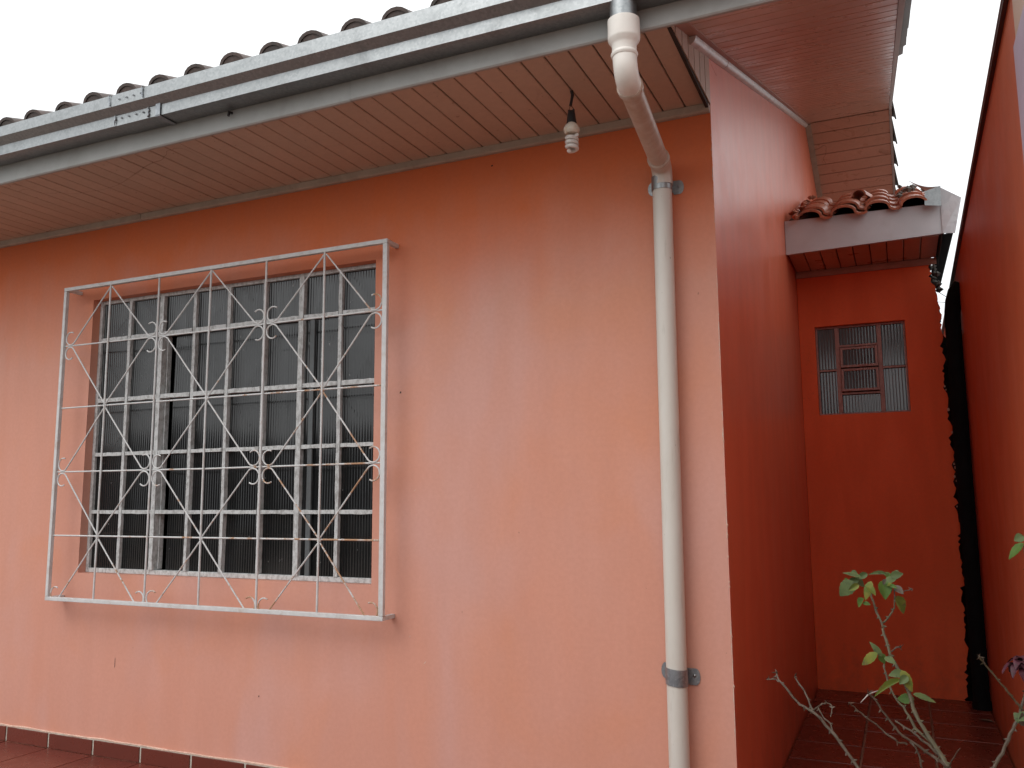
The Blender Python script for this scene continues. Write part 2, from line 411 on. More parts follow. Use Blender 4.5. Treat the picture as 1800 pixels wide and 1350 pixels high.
# gable wall along the passage
bm = MB()
poly = [(0, TH, -.3), (0, 9, -.3), (0, 9, zr(9) - .0), (0, RY, RZ), (0, TH, zs(TH))]
bm.prism([(p[0] - .0, p[1], p[2]) for p in poly], (-.16, 0, 0))
bm.build('wall', PAINT_SIDE, house)
bm = MB(); bm.prism([(0, .0, 3.052), (0, TH - .001, 3.052), (0, TH - .001, zs(TH)), (0, 0, zs(0))], (-.16, 0, 0)); bm.build('wall', PAINT_SIDE, house)
bm = MB(); bm.box((-6.36, 0, -.3), (-6.202, 9, 3.0)); bm.box((-6.2, 8.9, -.3), (-.162, 9.05, 3.0)); bm.box((-6.2, .165, -.3), (-.165, 8.89, -.02)); bm.build('inner_wall', HOLLOW, house)
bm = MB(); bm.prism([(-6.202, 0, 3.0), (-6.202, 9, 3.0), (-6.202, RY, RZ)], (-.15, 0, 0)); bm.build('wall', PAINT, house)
bm = MB(); bm.box((-6.2, .165, 2.9), (-.165, 8.89, 2.93)); bm.build('ceiling', HOLLOW, house)

# skirting tiles along the terrace
bk = MB(); bk.box((-6.2, -.009, 0.002), (.0, -.0015, .079)); sk = bk.build('skirting', GROUT, house)
tk = MB(); tk.box((.007, -.014, .001), (PT - .007, -.0045, .074)); tk_me = tk.mesh('skirting_tile', FTILE, bevel=.002)
for i in range(18):
    x = -3.925 - 6 * PT + i * PT
    if x + PT < .02: link('skirting_tile', tk_me, house if False else sk, (x, 0, random.uniform(-.001, .001)))
lip = MB(); prv = None
pts = [(-6.2 + i * .1, -.006 + random.uniform(-.002, .002), .081 + random.uniform(-.0025, .0025)) for i in range(63)]
lip.tube(pts, [.0045 + random.uniform(-.001, .0015) for _ in pts], 6); lip.build('plaster_lip', PLASTER_EDGE, house, smooth=True)

# ---- front eaves
SZ = 2.85; FY = -.675
bm = MB(); bm.box((-6.3, FY + .022, SZ + .016), (-.004, -.002, SZ + .03)); sof = bm.build('eave_soffit', BLACKGAP, house)
PP = .0912
def plank_mesh(w, ln, g=.0028):
    m_ = MB(); th = .014; c = .003
    prof = [(g, th), (g, c), (g + c, 0), (w - g - c, 0), (w - g, c), (w - g, th)]
    m_.prism([(x, 0, z) for x, z in prof], (0, ln, 0)); return m_
pm = plank_mesh(PP, -FY - .026).mesh('plank', PLANK)
for i in range(69):
    x = -.0045 - (i + 1) * PP
    o = link('plank', pm, sof, (x, FY + .0235, SZ + random.uniform(-.0012, .0012)))
# cornice strip at wall head
bm = MB(); bm.prism([(-6.2, -.001, 2.818), (-6.2, -.018, 2.818), (-6.2, -.026, 2.824), (-6.2, -.03, SZ - .001), (-6.2, -.001, SZ - .001)], (3.1, 0, 0)); bm.build('cornice', CORNICE, house)
bm = MB(); bm.prism([(-3.097, -.001, 2.818), (-3.097, -.018, 2.818), (-3.097, -.026, 2.824), (-3.097, -.03, SZ - .001), (-3.097, -.001, SZ - .001)], (3.095, 0, 0)); bm.build('cornice', CORNICE, house)
# fascia boards (rounded lower nose), joined near the middle
def fascia(x0, x1, dy=0.):
    m_ = MB(); y = FY + dy
    m_.prism([(x0, y + .02, 2.838), (x0, y + .006, 2.836), (x0, y, 2.842), (x0, y, 3.04), (x0, y + .02, 3.04)], (x1 - x0, 0, 0)); return m_
fascia(-6.4, -3.212, .0015).build('fascia', FASCIA, house, bevel=.0015)
fascia(-3.21, -1.262).build('fascia', FASCIA, house, bevel=.0015)
fascia(-1.26, .73, -.003).build('fascia', FASCIA, house, bevel=.0015)
bm = MB(); bm.tube([(-1.86, FY - .001, 2.905), (-1.86, FY - .018, 2.903), (-1.86, FY - .021, 2.885)], .006, 8); bm.build('hook', SOCK, house, smooth=True)

# ---- gable soffit, planks along x
GX0, GX1 = .045, .70
rot = math.atan(SL); cs = math.cos(rot)
deck = MB()
deck.prism([(-6.4, FY + .03, zs(FY + .03) + .018), (-6.4, RY, RZ + .018), (-6.4, 9.4, zr(9.4) + .018), (-6.4, 9.4, zr(9.4) + .2), (-6.4, RY, RZ + .22), (-6.4, FY + .03, zs(FY + .03) + .2)], (6.4 + .715, 0, 0))
roof = deck.build('roof', BLACKGAP, house)
gs = MB(); gs.prism([(GX0, FY + .03, zs(FY + .03) + .0165), (GX0, RY, RZ + .0165), (GX0, RY, RZ + .0172), (GX0, FY + .03, zs(FY + .03) + .0172)], (GX1 - GX0, 0, 0))
gsof = gs.build('gable_soffit', BLACKGAP, house)
def gplank_mesh(w, ln, g=.0048):
    m_ = MB(); th = .014; c = .003
    prof = [(g, th), (g, c), (g + c, 0), (w - g - c, 0), (w - g, c), (w - g, th)]
    m_.prism([(0, y, z) for y, z in prof], (ln, 0, 0)); return m_
GP = .116
gpm = gplank_mesh(GP, GX1 - GX0).mesh('plank', PLANK_G)
L = (RY - FY - .03) / cs; nk = int(L / GP) 
for i in range(nk):
    y = FY + .03 + i * GP * cs
    o = link('plank', gpm, gsof, (GX0, y, zs(y) + .0)); o.rotation_euler.x = rot
rs_ = MB(); rs_.prism([(GX0, RY, RZ + .0165), (GX0, 9.3, zr(9.3) + .0165), (GX0, 9.3, zr(9.3) + .0172), (GX0, RY, RZ + .0172)], (GX1 - GX0, 0, 0))
rsof = rs_.build('gable_soffit', BLACKGAP, house)
rpm = gplank_mesh(.15, GX1 - GX0, .004).mesh('plank', PLANK_G)
for i in range(30):
    y = RY + .004 + i * .15 * cs
    o = link('plank', rpm, rsof, (GX0, y, zr(y) + 0.0)); o.rotation_euler.x = -rot
# trim between wall and gable boards: flat strip, then a pale quarter round below it
def sl(y, dz): return zs(y) + dz
bm = MB(); bm.prism([(.001, FY + .024, sl(FY + .024, -.004)), (.001, RY, RZ - .004), (.001, RY, RZ + .012), (.001, FY + .024, sl(FY + .024, .012))], (.045, 0, 0)); bm.build('gable_trim', CORNICE_R, house)
def qround(y0, y1, name='quarter_round'):
    m_ = MB(); pf = []
    for k in range(7):
        q = math.pi / 2 * k / 6; pf.append((.001 + .026 * math.cos(q), -.006 - .030 * math.sin(q)))
    pf += [(.001, -.006)]
    m_.prism([(a, y0, sl(y0, b)) for a, b in pf], (0, y1 - y0, SL * (y1 - y0))); m_.build(name, TRIMW, house, smooth=True, angle=50)
qround(-.37, .318); qround(.326, RY - .02)
bm = MB(); bm.prism([(.001, RY, RZ - .02), (.001, 9, zr(9) - .02), (.001, 9, zr(9) + .01), (.001, RY, RZ + .01)], (.045, 0, 0)); bm.build('gable_trim', CORNICE, house)
# barge strip at the outer edge
bm = MB(); bm.prism([(GX1 + .001, FY + .024, zs(FY + .024) - .006), (GX1 + .001, RY, RZ - .006), (GX1 + .001, RY, RZ + .2), (GX1 + .001, FY + .024, zs(FY + .024) + .2)], (.022, 0, 0)); bm.build('barge_board', FASCIA, house)
bm = MB(); bm.prism([(GX1 + .001, RY + .001, RZ - .006), (GX1 + .001, 9.3, zr(9.3) - .006), (GX1 + .001, 9.3, zr(9.3) + .2), (GX1 + .001, RY + .001, RZ + .2)], (.022, 0, 0)); bm.build('barge_board', FASCIA, house)
# small boarded triangle closing the end of the front eaves
bm = MB(); bm.prism([(-.003, FY + .03, SZ), (-.003, -.001, SZ - .02), (-.003, -.001, zs(0)), (-.003, FY + .03, zs(FY + .03))], (-.012, 0, 0)); tri = bm.build('eave_end', BLACKGAP, house)
PG = .098
for i in range(7):
    y1 = -.0005 - i * PG if i else .0; y0 = max(y1 - PG + .006, FY + .035); y1 = -.004 - i * PG
    if y1 - y0 < .02: continue
    m_ = MB(); m_.prism([(-.002, y0, SZ + .003), (-.002, y1, SZ + .003), (-.002, y1, zs(y1) - .002), (-.002, y0, zs(y0) - .002)], (.004, 0, 0)); m_.build('plank', PLANK_G if False else PLANK, tri)

# ---- roof tiles: rolls and pans
def tile_mesh(name, mat, pitch=.2, ln=.40, rw=.135, rh=.059, th=.013):
    m_ = MB(); k = 9
    top = []
    for i in range(k + 1):
        q = math.pi * (1 - i / k); top.append((rw / 2 + rw / 2 * math.cos(q), rh * math.sin(q) ** .9 if 0 < i < k else 0))
    for i in range(1, 4): top.append((rw + (pitch + .012 - rw) * i / 3, -.012 * math.sin(math.pi * i / 3.2)))
    n = len(top); bot = []
    for i, (x, z) in enumerate(top):
        a = top[max(i - 1, 0)]; b = top[min(i + 1, n - 1)]; dx, dz = b[0] - a[0], b[1] - a[1]; q = math.hypot(dx, dz)
        bot.append((x + dz / q * th, z - dx / q * th))
    m_.prism([(x, 0, z) for x, z in top] + [(x, 0, z) for x, z in bot[::-1]], (0, ln, 0))
    return m_.mesh(name, mat, True, angle=30)
rt = tile_mesh('roof_tile', TILE)
EX = .34
def place_tile(me, x, y, z, r, par, j=.006):
    o = link('roof_tile', me, par, (x + random.uniform(-j, j), y + random.uniform(-j, j), z + random.uniform(-.003, .003)))
    o.rotation_euler = (r + random.uniform(-.012, .012) - .035, 0, random.uniform(-.012, .012)); return o
plug = MB()
for k in range(10):
    q = math.pi * k / 9; plug.v.append((.0675 - .056 * math.cos(q), .004, .048 * math.sin(q)))
plug.v += [(x, .06, z) for x, y, z in plug.v]
plug.f = [list(range(10)), list(range(19, 9, -1))] + [[i, i + 1, i + 11, i + 10] for i in range(9)] + [[9, 0, 10, 19]]; plug.mi = [0] * len(plug.f)
plug_me = plug.mesh('mortar_plug', TILE)
NC = 35
X00 = .725 - NC * .2 - .0
for c in range(NC):
    for rrow in range(3):
        y = -.74 + rrow * EX * cs; tq = place_tile(rt, X00 + c * .2, y, zs(y) + .233, rot, roof)
        if rrow == 0:
            pg_ = link('mortar_plug', plug_me, roof, tuple(tq.location)); pg_.rotation_euler = tuple(tq.rotation_euler)
for c in (NC - 1,):
    for rrow in range(3, 15):
        y = -.74 + rrow * EX * cs; place_tile(rt, X00 + c * .2 + (.045 if y < 2.2 else -.0), y, zs(y) + .225, rot, roof)
    for rrow in range(10):
        y = RY + .45 + rrow * EX * cs; o = place_tile(rt, X00 + c * .2 - .0 + .2, y, zr(y) + .24, rot, roof); o.rotation_euler = (rot - .05, 0, math.pi - .10); o.location.x = .735 + .03

# ---- window
win = MB(); FYW = .046
def fr(m_, x0, x1, z0, z1, y0=FYW, y1=FYW + .035): m_.box((x0, y0, z0), (x1, y1, z1))
fr(win, WX0 + .001, WX0 + .022, WZ0 + .001, WZ1 - .001); fr(win, WX1 - .022, WX1 - .001, WZ0 + .001, WZ1 - .001)
fr(win, WX0 + .0225, WX1 - .0225, WZ1 - .02, WZ1 - .001); fr(win, WX0 + .0225, WX1 - .0225, WZ0 + .001, WZ0 + .024)
window = win.build('window', STEEL, house, bevel=.002)
xs = [-3.443, -3.217, -2.976, -2.744, -2.51, -2.275, -2.043, -1.812, -1.600]
zz = [2.40, 2.184, 1.844, 1.546, 1.234, .916]
for i in range(1, 8):
    w = .028 if i in (2, 6) else .0195
    dep = .009 if i == 2 else (.008 if i == 6 else .004)
    m_ = MB(); lo, hi = WZ0 + .025, WZ1 - .021
    # welded bars with uneven putty: a slightly wandering section
    k = 22; vs = []
    for q in range(k + 1):
        z = lo + (hi - lo) * q / k; a = random.uniform(-.0016, .0016); b = random.uniform(-.0016, .0016)
        vs += [(xs[i] - w / 2 + a, FYW + .001 - dep, z), (xs[i] + w / 2 + b, FYW + .001 - dep, z), (xs[i] + w / 2 + b, FYW + .03, z), (xs[i] - w / 2 + a, FYW + .03, z)]
    m_.add(vs, [(q * 4 + e_, q * 4 + (e_ + 1) % 4, q * 4 + 4 + (e_ + 1) % 4, q * 4 + 4 + e_) for q in range(k) for e_ in range(4)] + [(3, 2, 1, 0), (4 * k, 4 * k + 1, 4 * k + 2, 4 * k + 3)])
    m_.build('glazing_bar', STEEL, window)
for j in range(1, 5):
    w = .022 if j in (1, 2) else .0185
    for i in range(8):
        a = xs[i] + (.014 if i else -.0 + .008); b = xs[i + 1] - (.014 if i < 7 else .007)
        dy = .006 if (2 <= i <= 5) else .002
        m_ = MB(); k = 6; vs = []
        for q in range(k + 1):
            x = a + (b - a) * q / k; u_ = random.uniform(-.0015, .0015); v_ = random.uniform(-.0015, .0015)
            vs += [(x, FYW + .0 - dy, zz[j] - w / 2 + u_), (x, FYW + .028, zz[j] - w / 2 + u_), (x, FYW + .028, zz[j] + w / 2 + v_), (x, FYW - dy, zz[j] + w / 2 + v_)]
        m_.add(vs, [(q * 4 + e_, q * 4 + (e_ + 1) % 4, q * 4 + 4 + (e_ + 1) % 4, q * 4 + 4 + e_) for q in range(k) for e_ in range(4)] + [(3, 2, 1, 0), (4 * k, 4 * k + 1, 4 * k + 2, 4 * k + 3)])
        m_.build('glazing_bar', STEEL, window)
def pane_mesh(w, h, mat, pitch=.0155, amp=.0022):
    m_ = MB(); n = max(8, int(w / pitch)) * 6; vs = []
    for i in range(n + 1):
        x = w * i / n; y = -amp * abs(math.sin(math.pi * x / pitch)) * 1.0
        vs += [(x, y, 0), (x, y, h), (x, .004, h), (x, .004, 0)]
    m_.add(vs, [(i * 4 + e_, i * 4 + (e_ + 1) % 4, i * 4 + 4 + (e_ + 1) % 4, i * 4 + 4 + e_) for i in range(n) for e_ in range(4)] + [(0, 1, 2, 3), (4 * n + 3, 4 * n + 2, 4 * n + 1, 4 * n)])
    return m_.mesh('pane', mat, True, angle=55)
for j in range(5):
    for i in range(8):
        x0, x1 = xs[i] + .004, xs[i + 1] - .004; dy = 0.
        if i == 2 and j > 0: x0 += .066; dy = .012
        elif 3 <= i <= 5 and j > 0: dy = .006
        z0, z1 = zz[j + 1] + .003, zz[j] - .003
        o = link('pane', pane_mesh(x1 - x0, z1 - z0, GLASS), window, (x0, FYW + .018 + dy + random.uniform(-.001, .001), z0))
        o.rotation_euler = (random.uniform(-.013, .013), 0, random.uniform(-.009, .009))
m_ = MB(); fr(m_, -1.992, -1.966, .935, 2.168, FYW + .002, FYW + .0135); m_.build('sash_stile', STILE_B, window)
m_ = MB(); fr(m_, -2.958, -2.951, .94, 2.17, FYW + .024, FYW + .05); m_.build('sash_stile', STEEL, window)

# ================================================================== GUTTER
gut = empty('gutter', (-3, FY - .05, 2.92), 'galvanised sheet metal gutter running along the front eaves above the white downpipe', 'gutter')
def gz(x): return 2.917 - .004 * (x + 1)
def gutter_section(x0, x1, off=0.):
    # outer profile: bottom, short upright, sloping face, upright rim
    o_ = [(FY - .0025, 3.035), (FY - .0025, 0.0), (FY - .093, 0.0), (FY - .093, .047), (FY - .128, .072), (FY - .128, .130), (FY - .118, .134)]
    th = .0022
    outer = [(y - (off if i > 1 else 0), (z if z > 1 else 2.917 + z) - (off if i else 0)) for i, (y, z) in enumerate(o_)]
    inner = [(FY - .0025 - th + .0, 3.035), (FY - .0025 - th, 2.917 + th), (FY - .093 + th, 2.917 + th), (FY - .093 + th, 2.917 + .048 - .0005), (FY - .128 + th, 2.917 + .0732), (FY - .128 + th, 2.917 + .129), (FY - .118, 2.917 + .1315)]
    m_ = MB(); n = len(outer); vs = []
    for x in (x0, x1):
        d = -.004 * (x + 1)
        vs += [(x, y, z + (d if z < 3.03 else 0)) for y, z in outer] + [(x, y, z + (d if z < 3.03 else 0)) for y, z in inner]
    N = 2 * n
    fs = []
    for i in range(n - 1): fs += [(i, i + 1, N + i + 1, N + i), (n + i, N + n + i, N + n + i + 1, n + i + 1), (i, n + i, n + i + 1, i + 1), (N + i, N + i + 1, N + n + i + 1, N + n + i)]
    fs += [(0, N, N + n, n), (n - 1, 2 * n - 1, N + 2 * n - 1, N + n - 1)]
    m_.add(vs, fs); return m_
gutter_section(-6.4, -2.28).build('gutter_section', GALV, gut)
gutter_section(-2.43, .74, .003).build('gutter_section', GALV, gut)
# lap joint rivets and sealant
for i in range(4):
    x = -2.395 + i * .043
    m_ = MB(); m_.lathe([(0.0001, 0), (.0045, 0), (.0035, .003), (.0008, .004)], k=10); o = m_.build('rivet', GALV_D, gut, smooth=True); o.location = (x, FY - .0995, 2.945 + .006); o.rotation_euler.x = math.pi / 2
    o2 = link('rivet', o.data, gut, (x + .02, FY - .1345, 3.018)); o2.rotation_euler.x = math.pi / 2
for (y, z, h_) in ((FY - .0965, 2.924, .042), (FY - .1315, 2.996, .052)):
    for x in (-2.432, -2.235):
        m_ = MB(); m_.tube([(x + random.uniform(-.004, .004), y - .0035, z + h_ * q / 7) for q in range(8)], [random.uniform(.002, .005) for _ in range(8)], 6); m_.build('sealant', GALV_D, gut, smooth=True)
# strap under the gutter
m_ = MB(); sx_, w = -2.19, .026
m_.prism([(sx_, FY - .004, 2.9155), (sx_, FY - .098, 2.9155), (sx_, FY - .1, 2.922), (sx_, FY - .1, 2.972), (sx_, FY - .0975, 2.972), (sx_, FY - .0975, 2.9185), (sx_, FY - .004, 2.9185)], (w, 0, 0)); 
for i_ in range(len(m_.v)): m_.v[i_] = (m_.v[i_][0], m_.v[i_][1] - .0025, m_.v[i_][2] - .0022)
m_.build('strap', GALV_D, gut)

# ================================================================== DOWNPIPE
dp = empty('downpipe', (-.193, -.055, 0), 'white plastic downpipe bending from the gutter to the wall beside the house corner', 'downpipe')
PX, PY = -.135, FY - .062
A = Vector((PX, PY, 2.72)); B = Vector((-.122, PY, 2.655)); C_ = Vector((-.187, -.058, 2.625))
def bend(p0, p1, p2, r, k=8):
    """points of a rounded corner p0-p1-p2 with tangent length r"""
    a = p1 + (p0 - p1).normalized() * r; b = p1 + (p2 - p1).normalized() * r
    return [(a * (1 - t) ** 2 + p1 * 2 * t * (1 - t) + b * t * t) for t in [i / k for i in range(k + 1)]]
m_ = MB(); m_.lathe([(.0445, 0), (.0445, .085)], (PX, PY, 2.835), 28); m_.build('outlet', GALV, dp, smooth=True)
m_ = MB(); m_.lathe([(.030, 0), (.0405, 0), (.0405, .033), (.0435, .040), (.052, .052), (.053, .058), (.053, .122), (.050, .124), (.046, .124)], (PX, PY, 2.728), 28); m_.build('reducer', PVC_W, dp, smooth=True)
J0 = Vector((PX, PY, 2.735)); J1 = Vector((PX + .004, PY, 2.652)); J2 = Vector((-.190, -.058, 2.600)); J3 = Vector((-.193, -.056, 2.45))
d = (J2 - J1).normalized()
m_ = MB(); m_.tube([J0] + bend(J0, J1, J2, .055) + [J1 + d * .06], .0398, 24); m_.build('elbow', PVC_W, dp, smooth=True)
m_ = MB(); m_.tube([J0 + Vector((0, 0, .004)), J0 + Vector((0, 0, -.002)), J0 + Vector((0, 0, -.006)), J0 + Vector((0, 0, -.012))], [.0415, .0445, .0445, .0415], 24); m_.build('collar', PVC_W, dp, smooth=True)
m_ = MB(); m_.tube([J1 + d * .05, J1 + d * .054, J1 + d * .070, J1 + d * .074], [.0415, .0445, .0445, .0395], 24); m_.build('collar', PVC, dp, smooth=True)
m_ = MB(); m_.tube([J1 + d * .06, J2 - d * .08], .0375, 24); m_.build('pipe', PVC, dp, smooth=True)
m_ = MB(); m_.tube([J2 - d * .095, J2 - d * .09, J2 - d * .075, J2 - d * .07], [.0405, .0440, .0440, .0415], 24); m_.build('collar', PVC, dp, smooth=True)
m_ = MB(); m_.tube([J2 - d * .085] + bend(J1, J2, J3, .05) + [J2 + Vector((0, 0, -.075))], .0405, 24); m_.build('elbow', PVC, dp, smooth=True)
m_ = MB(); m_.tube([(-.193, -.056, 2.54), (-.195, -.056, 1.6), (-.197, -.056, .02)], .0382, 28); m_.build('pipe', PVC, dp, smooth=True)
def clamp(x, z, h, tilt, dark, one_tab=False):
    mt = GALV_D if dark else GALV
    m_ = MB(); k = 24; vs = []; r0, r1 = .0395, .0412
    for i in range(k + 1):
        q = math.pi * (1.12 - 1.24 * i / k) + math.pi
        for r_ in (r0, r1):
            for s_ in (0, 1): vs.append((x + r_ * math.cos(q) * 1.0, -.056 + r_ * math.sin(q), z + h * s_ + tilt * math.cos(q)))
    fs = []
    for i in range(k):
        a = 4 * i; b = a + 4
        fs += [(a, b, b + 1, a + 1), (a + 2, a + 3, b + 3, b + 2), (a, a + 2, b + 2, b), (a + 1, b + 1, b + 3, a + 3)]
    fs += [(0, 1, 3, 2), (4 * k, 4 * k + 2, 4 * k + 3, 4 * k + 1)]
    m_.add(vs, fs); c = m_.build('clamp', mt, dp, smooth=True)
    for s_ in (-1, 1):
        w = .042 if s_ > 0 else .037
        cx0 = x + s_ * .034; pf = []
        hw = h / 2 * 1.02
        for q in range(9):
            a = -math.pi / 2 + math.pi * q / 8; pf.append((cx0 + s_ * (w - .018 + .018 * math.cos(a)), hw + (hw - .0) * math.sin(a)))
        pf += [(cx0, 2 * hw), (cx0, 0)]
        t_ = MB(); t_.prism([(a, -.0045, z + b + tilt * s_ - .004 * s_) for a, b in pf], (0, .0025, 0)); tb = t_.build('tab', mt, c)
        t_ = MB(); t_.box((cx0 - s_ * .003, -.05, z + .002 + tilt * s_), (cx0 - s_ * .0005, -.004, z + h - .002 + tilt * s_)); t_.build('strap_leg', mt, c)
        s2 = MB(); s2.lathe([(.0065, 0), (.0065, .002), (.004, .0042), (.0005, .005)], k=12); o = s2.build('screw', GALV if dark else GALV_D, c, smooth=True)
        o.location = (cx0 + s_ * (w - .021), -.0045, z + hw + tilt * s_); o.rotation_euler.x = math.pi / 2
clamp(-.1935, 2.505, .056, 0., False); clamp(-.1965, .604, .060, -.004, True)

# ================================================================== WINDOW GRILLE
gr = empty('window_grille', (-2.51, -.094, .787), 'white wrought iron grille with scrolls and diagonal bars, rust stained, over the front window', 'window grille')
gx = [-3.558, -3.212, -2.857, -2.503, -2.15, -1.804, -1.466]; gzs = [2.458, 2.137, 1.794, 1.448, 1.11, .783]
GY = -.094
def bar(a, b, name='frame_bar'): m2 = MB(); m2.box(a, b); return m2.build(name, GRILLE_F, gr, bevel=.0025)
fw = .020
bar((gx[0] - fw / 2, GY - .010, gzs[5] + fw / 2 + .0005), (gx[0] + fw / 2, GY + .010, gzs[0] - fw / 2 - .0005)); bar((gx[6] - fw / 2 - .002, GY - .010, gzs[5] + fw / 2 + .0005), (gx[6] + fw / 2 + .002, GY + .010, gzs[0] - fw / 2 - .0005))
bar((gx[0] - fw / 2, GY - .0105, gzs[0] - fw / 2), (gx[6] + fw / 2 + .002, GY + .0105, gzs[0] + fw / 2)); bar((gx[0] - fw / 2, GY - .0105, gzs[5] - fw / 2), (gx[6] + fw / 2 + .002, GY + .0105, gzs[5] + fw / 2))
for x in (gx[0], gx[6]):
    for z in (gzs[0], gzs[5]):
        m2 = MB(); m2.box((x - .0095, GY + .011, z - .0095), (x + .0095, -.001, z + .0095)); m2.build('wall_bracket', GRILLE_F, gr, bevel=.002)
for i in range(1, 6):
    m2 = MB(); q = random.uniform(-.003, .003); m2.tube([(gx[i], GY - .004, gzs[0] - .01), (gx[i] + q, GY - .004, 1.7), (gx[i], GY - .004, gzs[5] + .01)], .0052, 10); m2.build('upright_bar', GRILLE_F, gr, smooth=True)
for j in range(1, 5):
    m2 = MB(); q = random.uniform(-.003, .003); m2.tube([(gx[0] + .01, GY + .005, gzs[j] + .002), (-2.5, GY + .005, gzs[j] + q), (gx[6] - .01, GY + .005, gzs[j] + .004)], .0042, 10); m2.build('cross_bar', GRILLE, gr, smooth=True)
def scroll(cx, cz, tx, tz, sx, sz):
    """bar from star node (cx,cz) to scroll node (tx,tz); sx,sz = direction signs"""
    r_ = .037 * random.uniform(.95, 1.06)
    # work in the quadrant frame: node at origin, star at (-dx, -dz); circle centre left of the upright, clear of the cross bar
    dx, dz = abs(tx - cx), abs(tz - cz)
    S0 = Vector((-dx + .006, -dz + .012)) ; c = Vector((-(r_ + .008), r_ * 0 - (r_ + .006)))
    # mirrored so that the hook turns back towards the star's side of the cross bar
    v = c - S0; D = v.length; al = math.asin(r_ / D); base = math.atan2(v.y, v.x)
    ang = base + al; L_ = math.sqrt(D * D - r_ * r_); T = S0 + Vector((math.cos(ang), math.sin(ang))) * L_
    a0 = math.atan2(T.y - c.y, T.x - c.x)
    tot = math.radians(random.uniform(252, 275)); pts = [S0 + (T - S0) * k / 4 for k in range(5)]
    for k in range(1, 23):
        a = a0 - tot * k / 22; rr = r_ * (1 - .10 * k / 22); pts.append(c + Vector((math.cos(a), math.sin(a))) * rr)
    p3 = [(tx + sx * p.x, GY + .0005 + random.uniform(-.0008, .0008) , tz + sz * p.y) for p in pts]
    lo = gzs[5] - .006; p3 = [(x, y, max(z, lo)) for x, y, z in p3]
    m2 = MB(); m2.tube(p3, .0037, 8); m2.build('scroll_bar', GRILLE, gr, smooth=True)
for i in (1, 3, 5):
    for j in (0, 2, 4):
        for sx in (-1, 1):
            for dj in (-1, 1):
                if not 0 <= j + dj <= 5: continue
                tz = gzs[j + dj] + (-.014 if j + dj == 5 else 0.)
                scroll(gx[i], gzs[j] - (.006 if j == 0 else 0), gx[i + sx] - sx * (.010 if i + sx in (0, 6) else 0), tz, sx, -dj)
for i in (1, 3, 5):
    for j in (2, 4):
        m2 = MB(); m2.lathe([(.0005, -.006), (.009, -.005), (.0115, 0), (.009, .005), (.0005, .006)], k=10); o = m2.build('weld', GRILLE, gr, smooth=True); o.location = (gx[i], GY, gzs[j]); o.rotation_euler.x = math.pi / 2

# ================================================================== LIGHT BULB
lb = empty('light_bulb', (-.468, -.345, 2.62), 'spiral energy saving bulb hanging bare from a taped cord under the eaves', 'light bulb')
BX, BY = -.465, -.35
m_ = MB(); m_.tube([(BX + .003, BY - .004, 2.851), (BX + .006, BY, 2.835), (BX + .001, BY + .002, 2.815), (BX - .003, BY, 2.792)], [.006, .0065, .0055, .006], 8); m_.build('cord', CORD, lb, smooth=True)
for s_ in (-1, 1):
    m_ = MB(); m_.tube([(BX - .003, BY + s_ * .002, 2.795), (BX + s_ * .007, BY, 2.782), (BX + s_ * .009, BY, 2.765)], .0017, 6); m_.build('wire', WIRE, lb, smooth=True)
m_ = MB(); m_.lathe([(.010, .048), (.0135, .044), (.0155, .03), (.018, .012), (.0195, 0), (.012, -.001)], (BX, BY, 2.722), 18); m_.box((BX - .012, BY - .005, 2.766), (BX - .006, BY + .005, 2.776)); m_.box((BX + .006, BY - .005, 2.766), (BX + .012, BY + .005, 2.776)); m_.build('socket', SOCK, lb, smooth=True)
m_ = MB(); m_.lathe([(.013, 0), (.018, -.006), (.026, -.014), (.0305, -.024), (.031, -.032), (.028, -.040), (.023, -.045), (.001, -.046)], (BX, BY, 2.724), 22); m_.build('lamp_base', BULBW, lb, smooth=True)
pts = []
for k in range(86):
    t = k / 85; q = 2 * math.pi * 3.6 * t; rr = .0195 - (.008 * max(0, (t - .86) / .14)); pts.append((BX + rr * math.cos(q), BY + rr * math.sin(q), 2.682 - .010 - .062 * t))
m_ = MB(); m_.tube(pts, .0078, 9); m_.build('spiral_tube', TUBEW, lb, smooth=True)

# ================================================================== ANNEX
AY, AX1 = 3.015, .915
annex = empty('annex', (.45, 3.4, 0), 'narrow red orange annex with tiled roof and small ribbed glass window, at the passage end', 'annex')
BX0, BX1, BZ0, BZ1 = .108, .690, 1.85, 2.478
# front wall, its right edge broken off unevenly
key = [(.0, .905), (.3, .912), (.962, .928), (1.3, .922), (1.7, .919), (2.0, .905), (2.23, .912), (2.45, .906), (2.6, .902), (2.70, .885), (2.78, .872), (2.86, .86)]
def edge_x(z):
    for (a, xa), (b, xb) in zip(key, key[1:]):
        if a <= z <= b: return xa + (xb - xa) * (z - a) / (b - a)
    return key[-1][1]
edge = []; z = -.02; acc = 0
while z < 2.86:
    acc = acc * .6 + random.uniform(-.010, .010); edge.append((edge_x(max(z, 0)) + acc - (random.uniform(.008, .022) if random.random() < .16 else 0), z)); z += random.uniform(.012, .03)
edge.append((edge_x(2.86), 2.872))
bm = MB(); y0, y1 = AY, AY + .10
out = [(0.002, -.02)] + edge + [(.002, 2.872)]
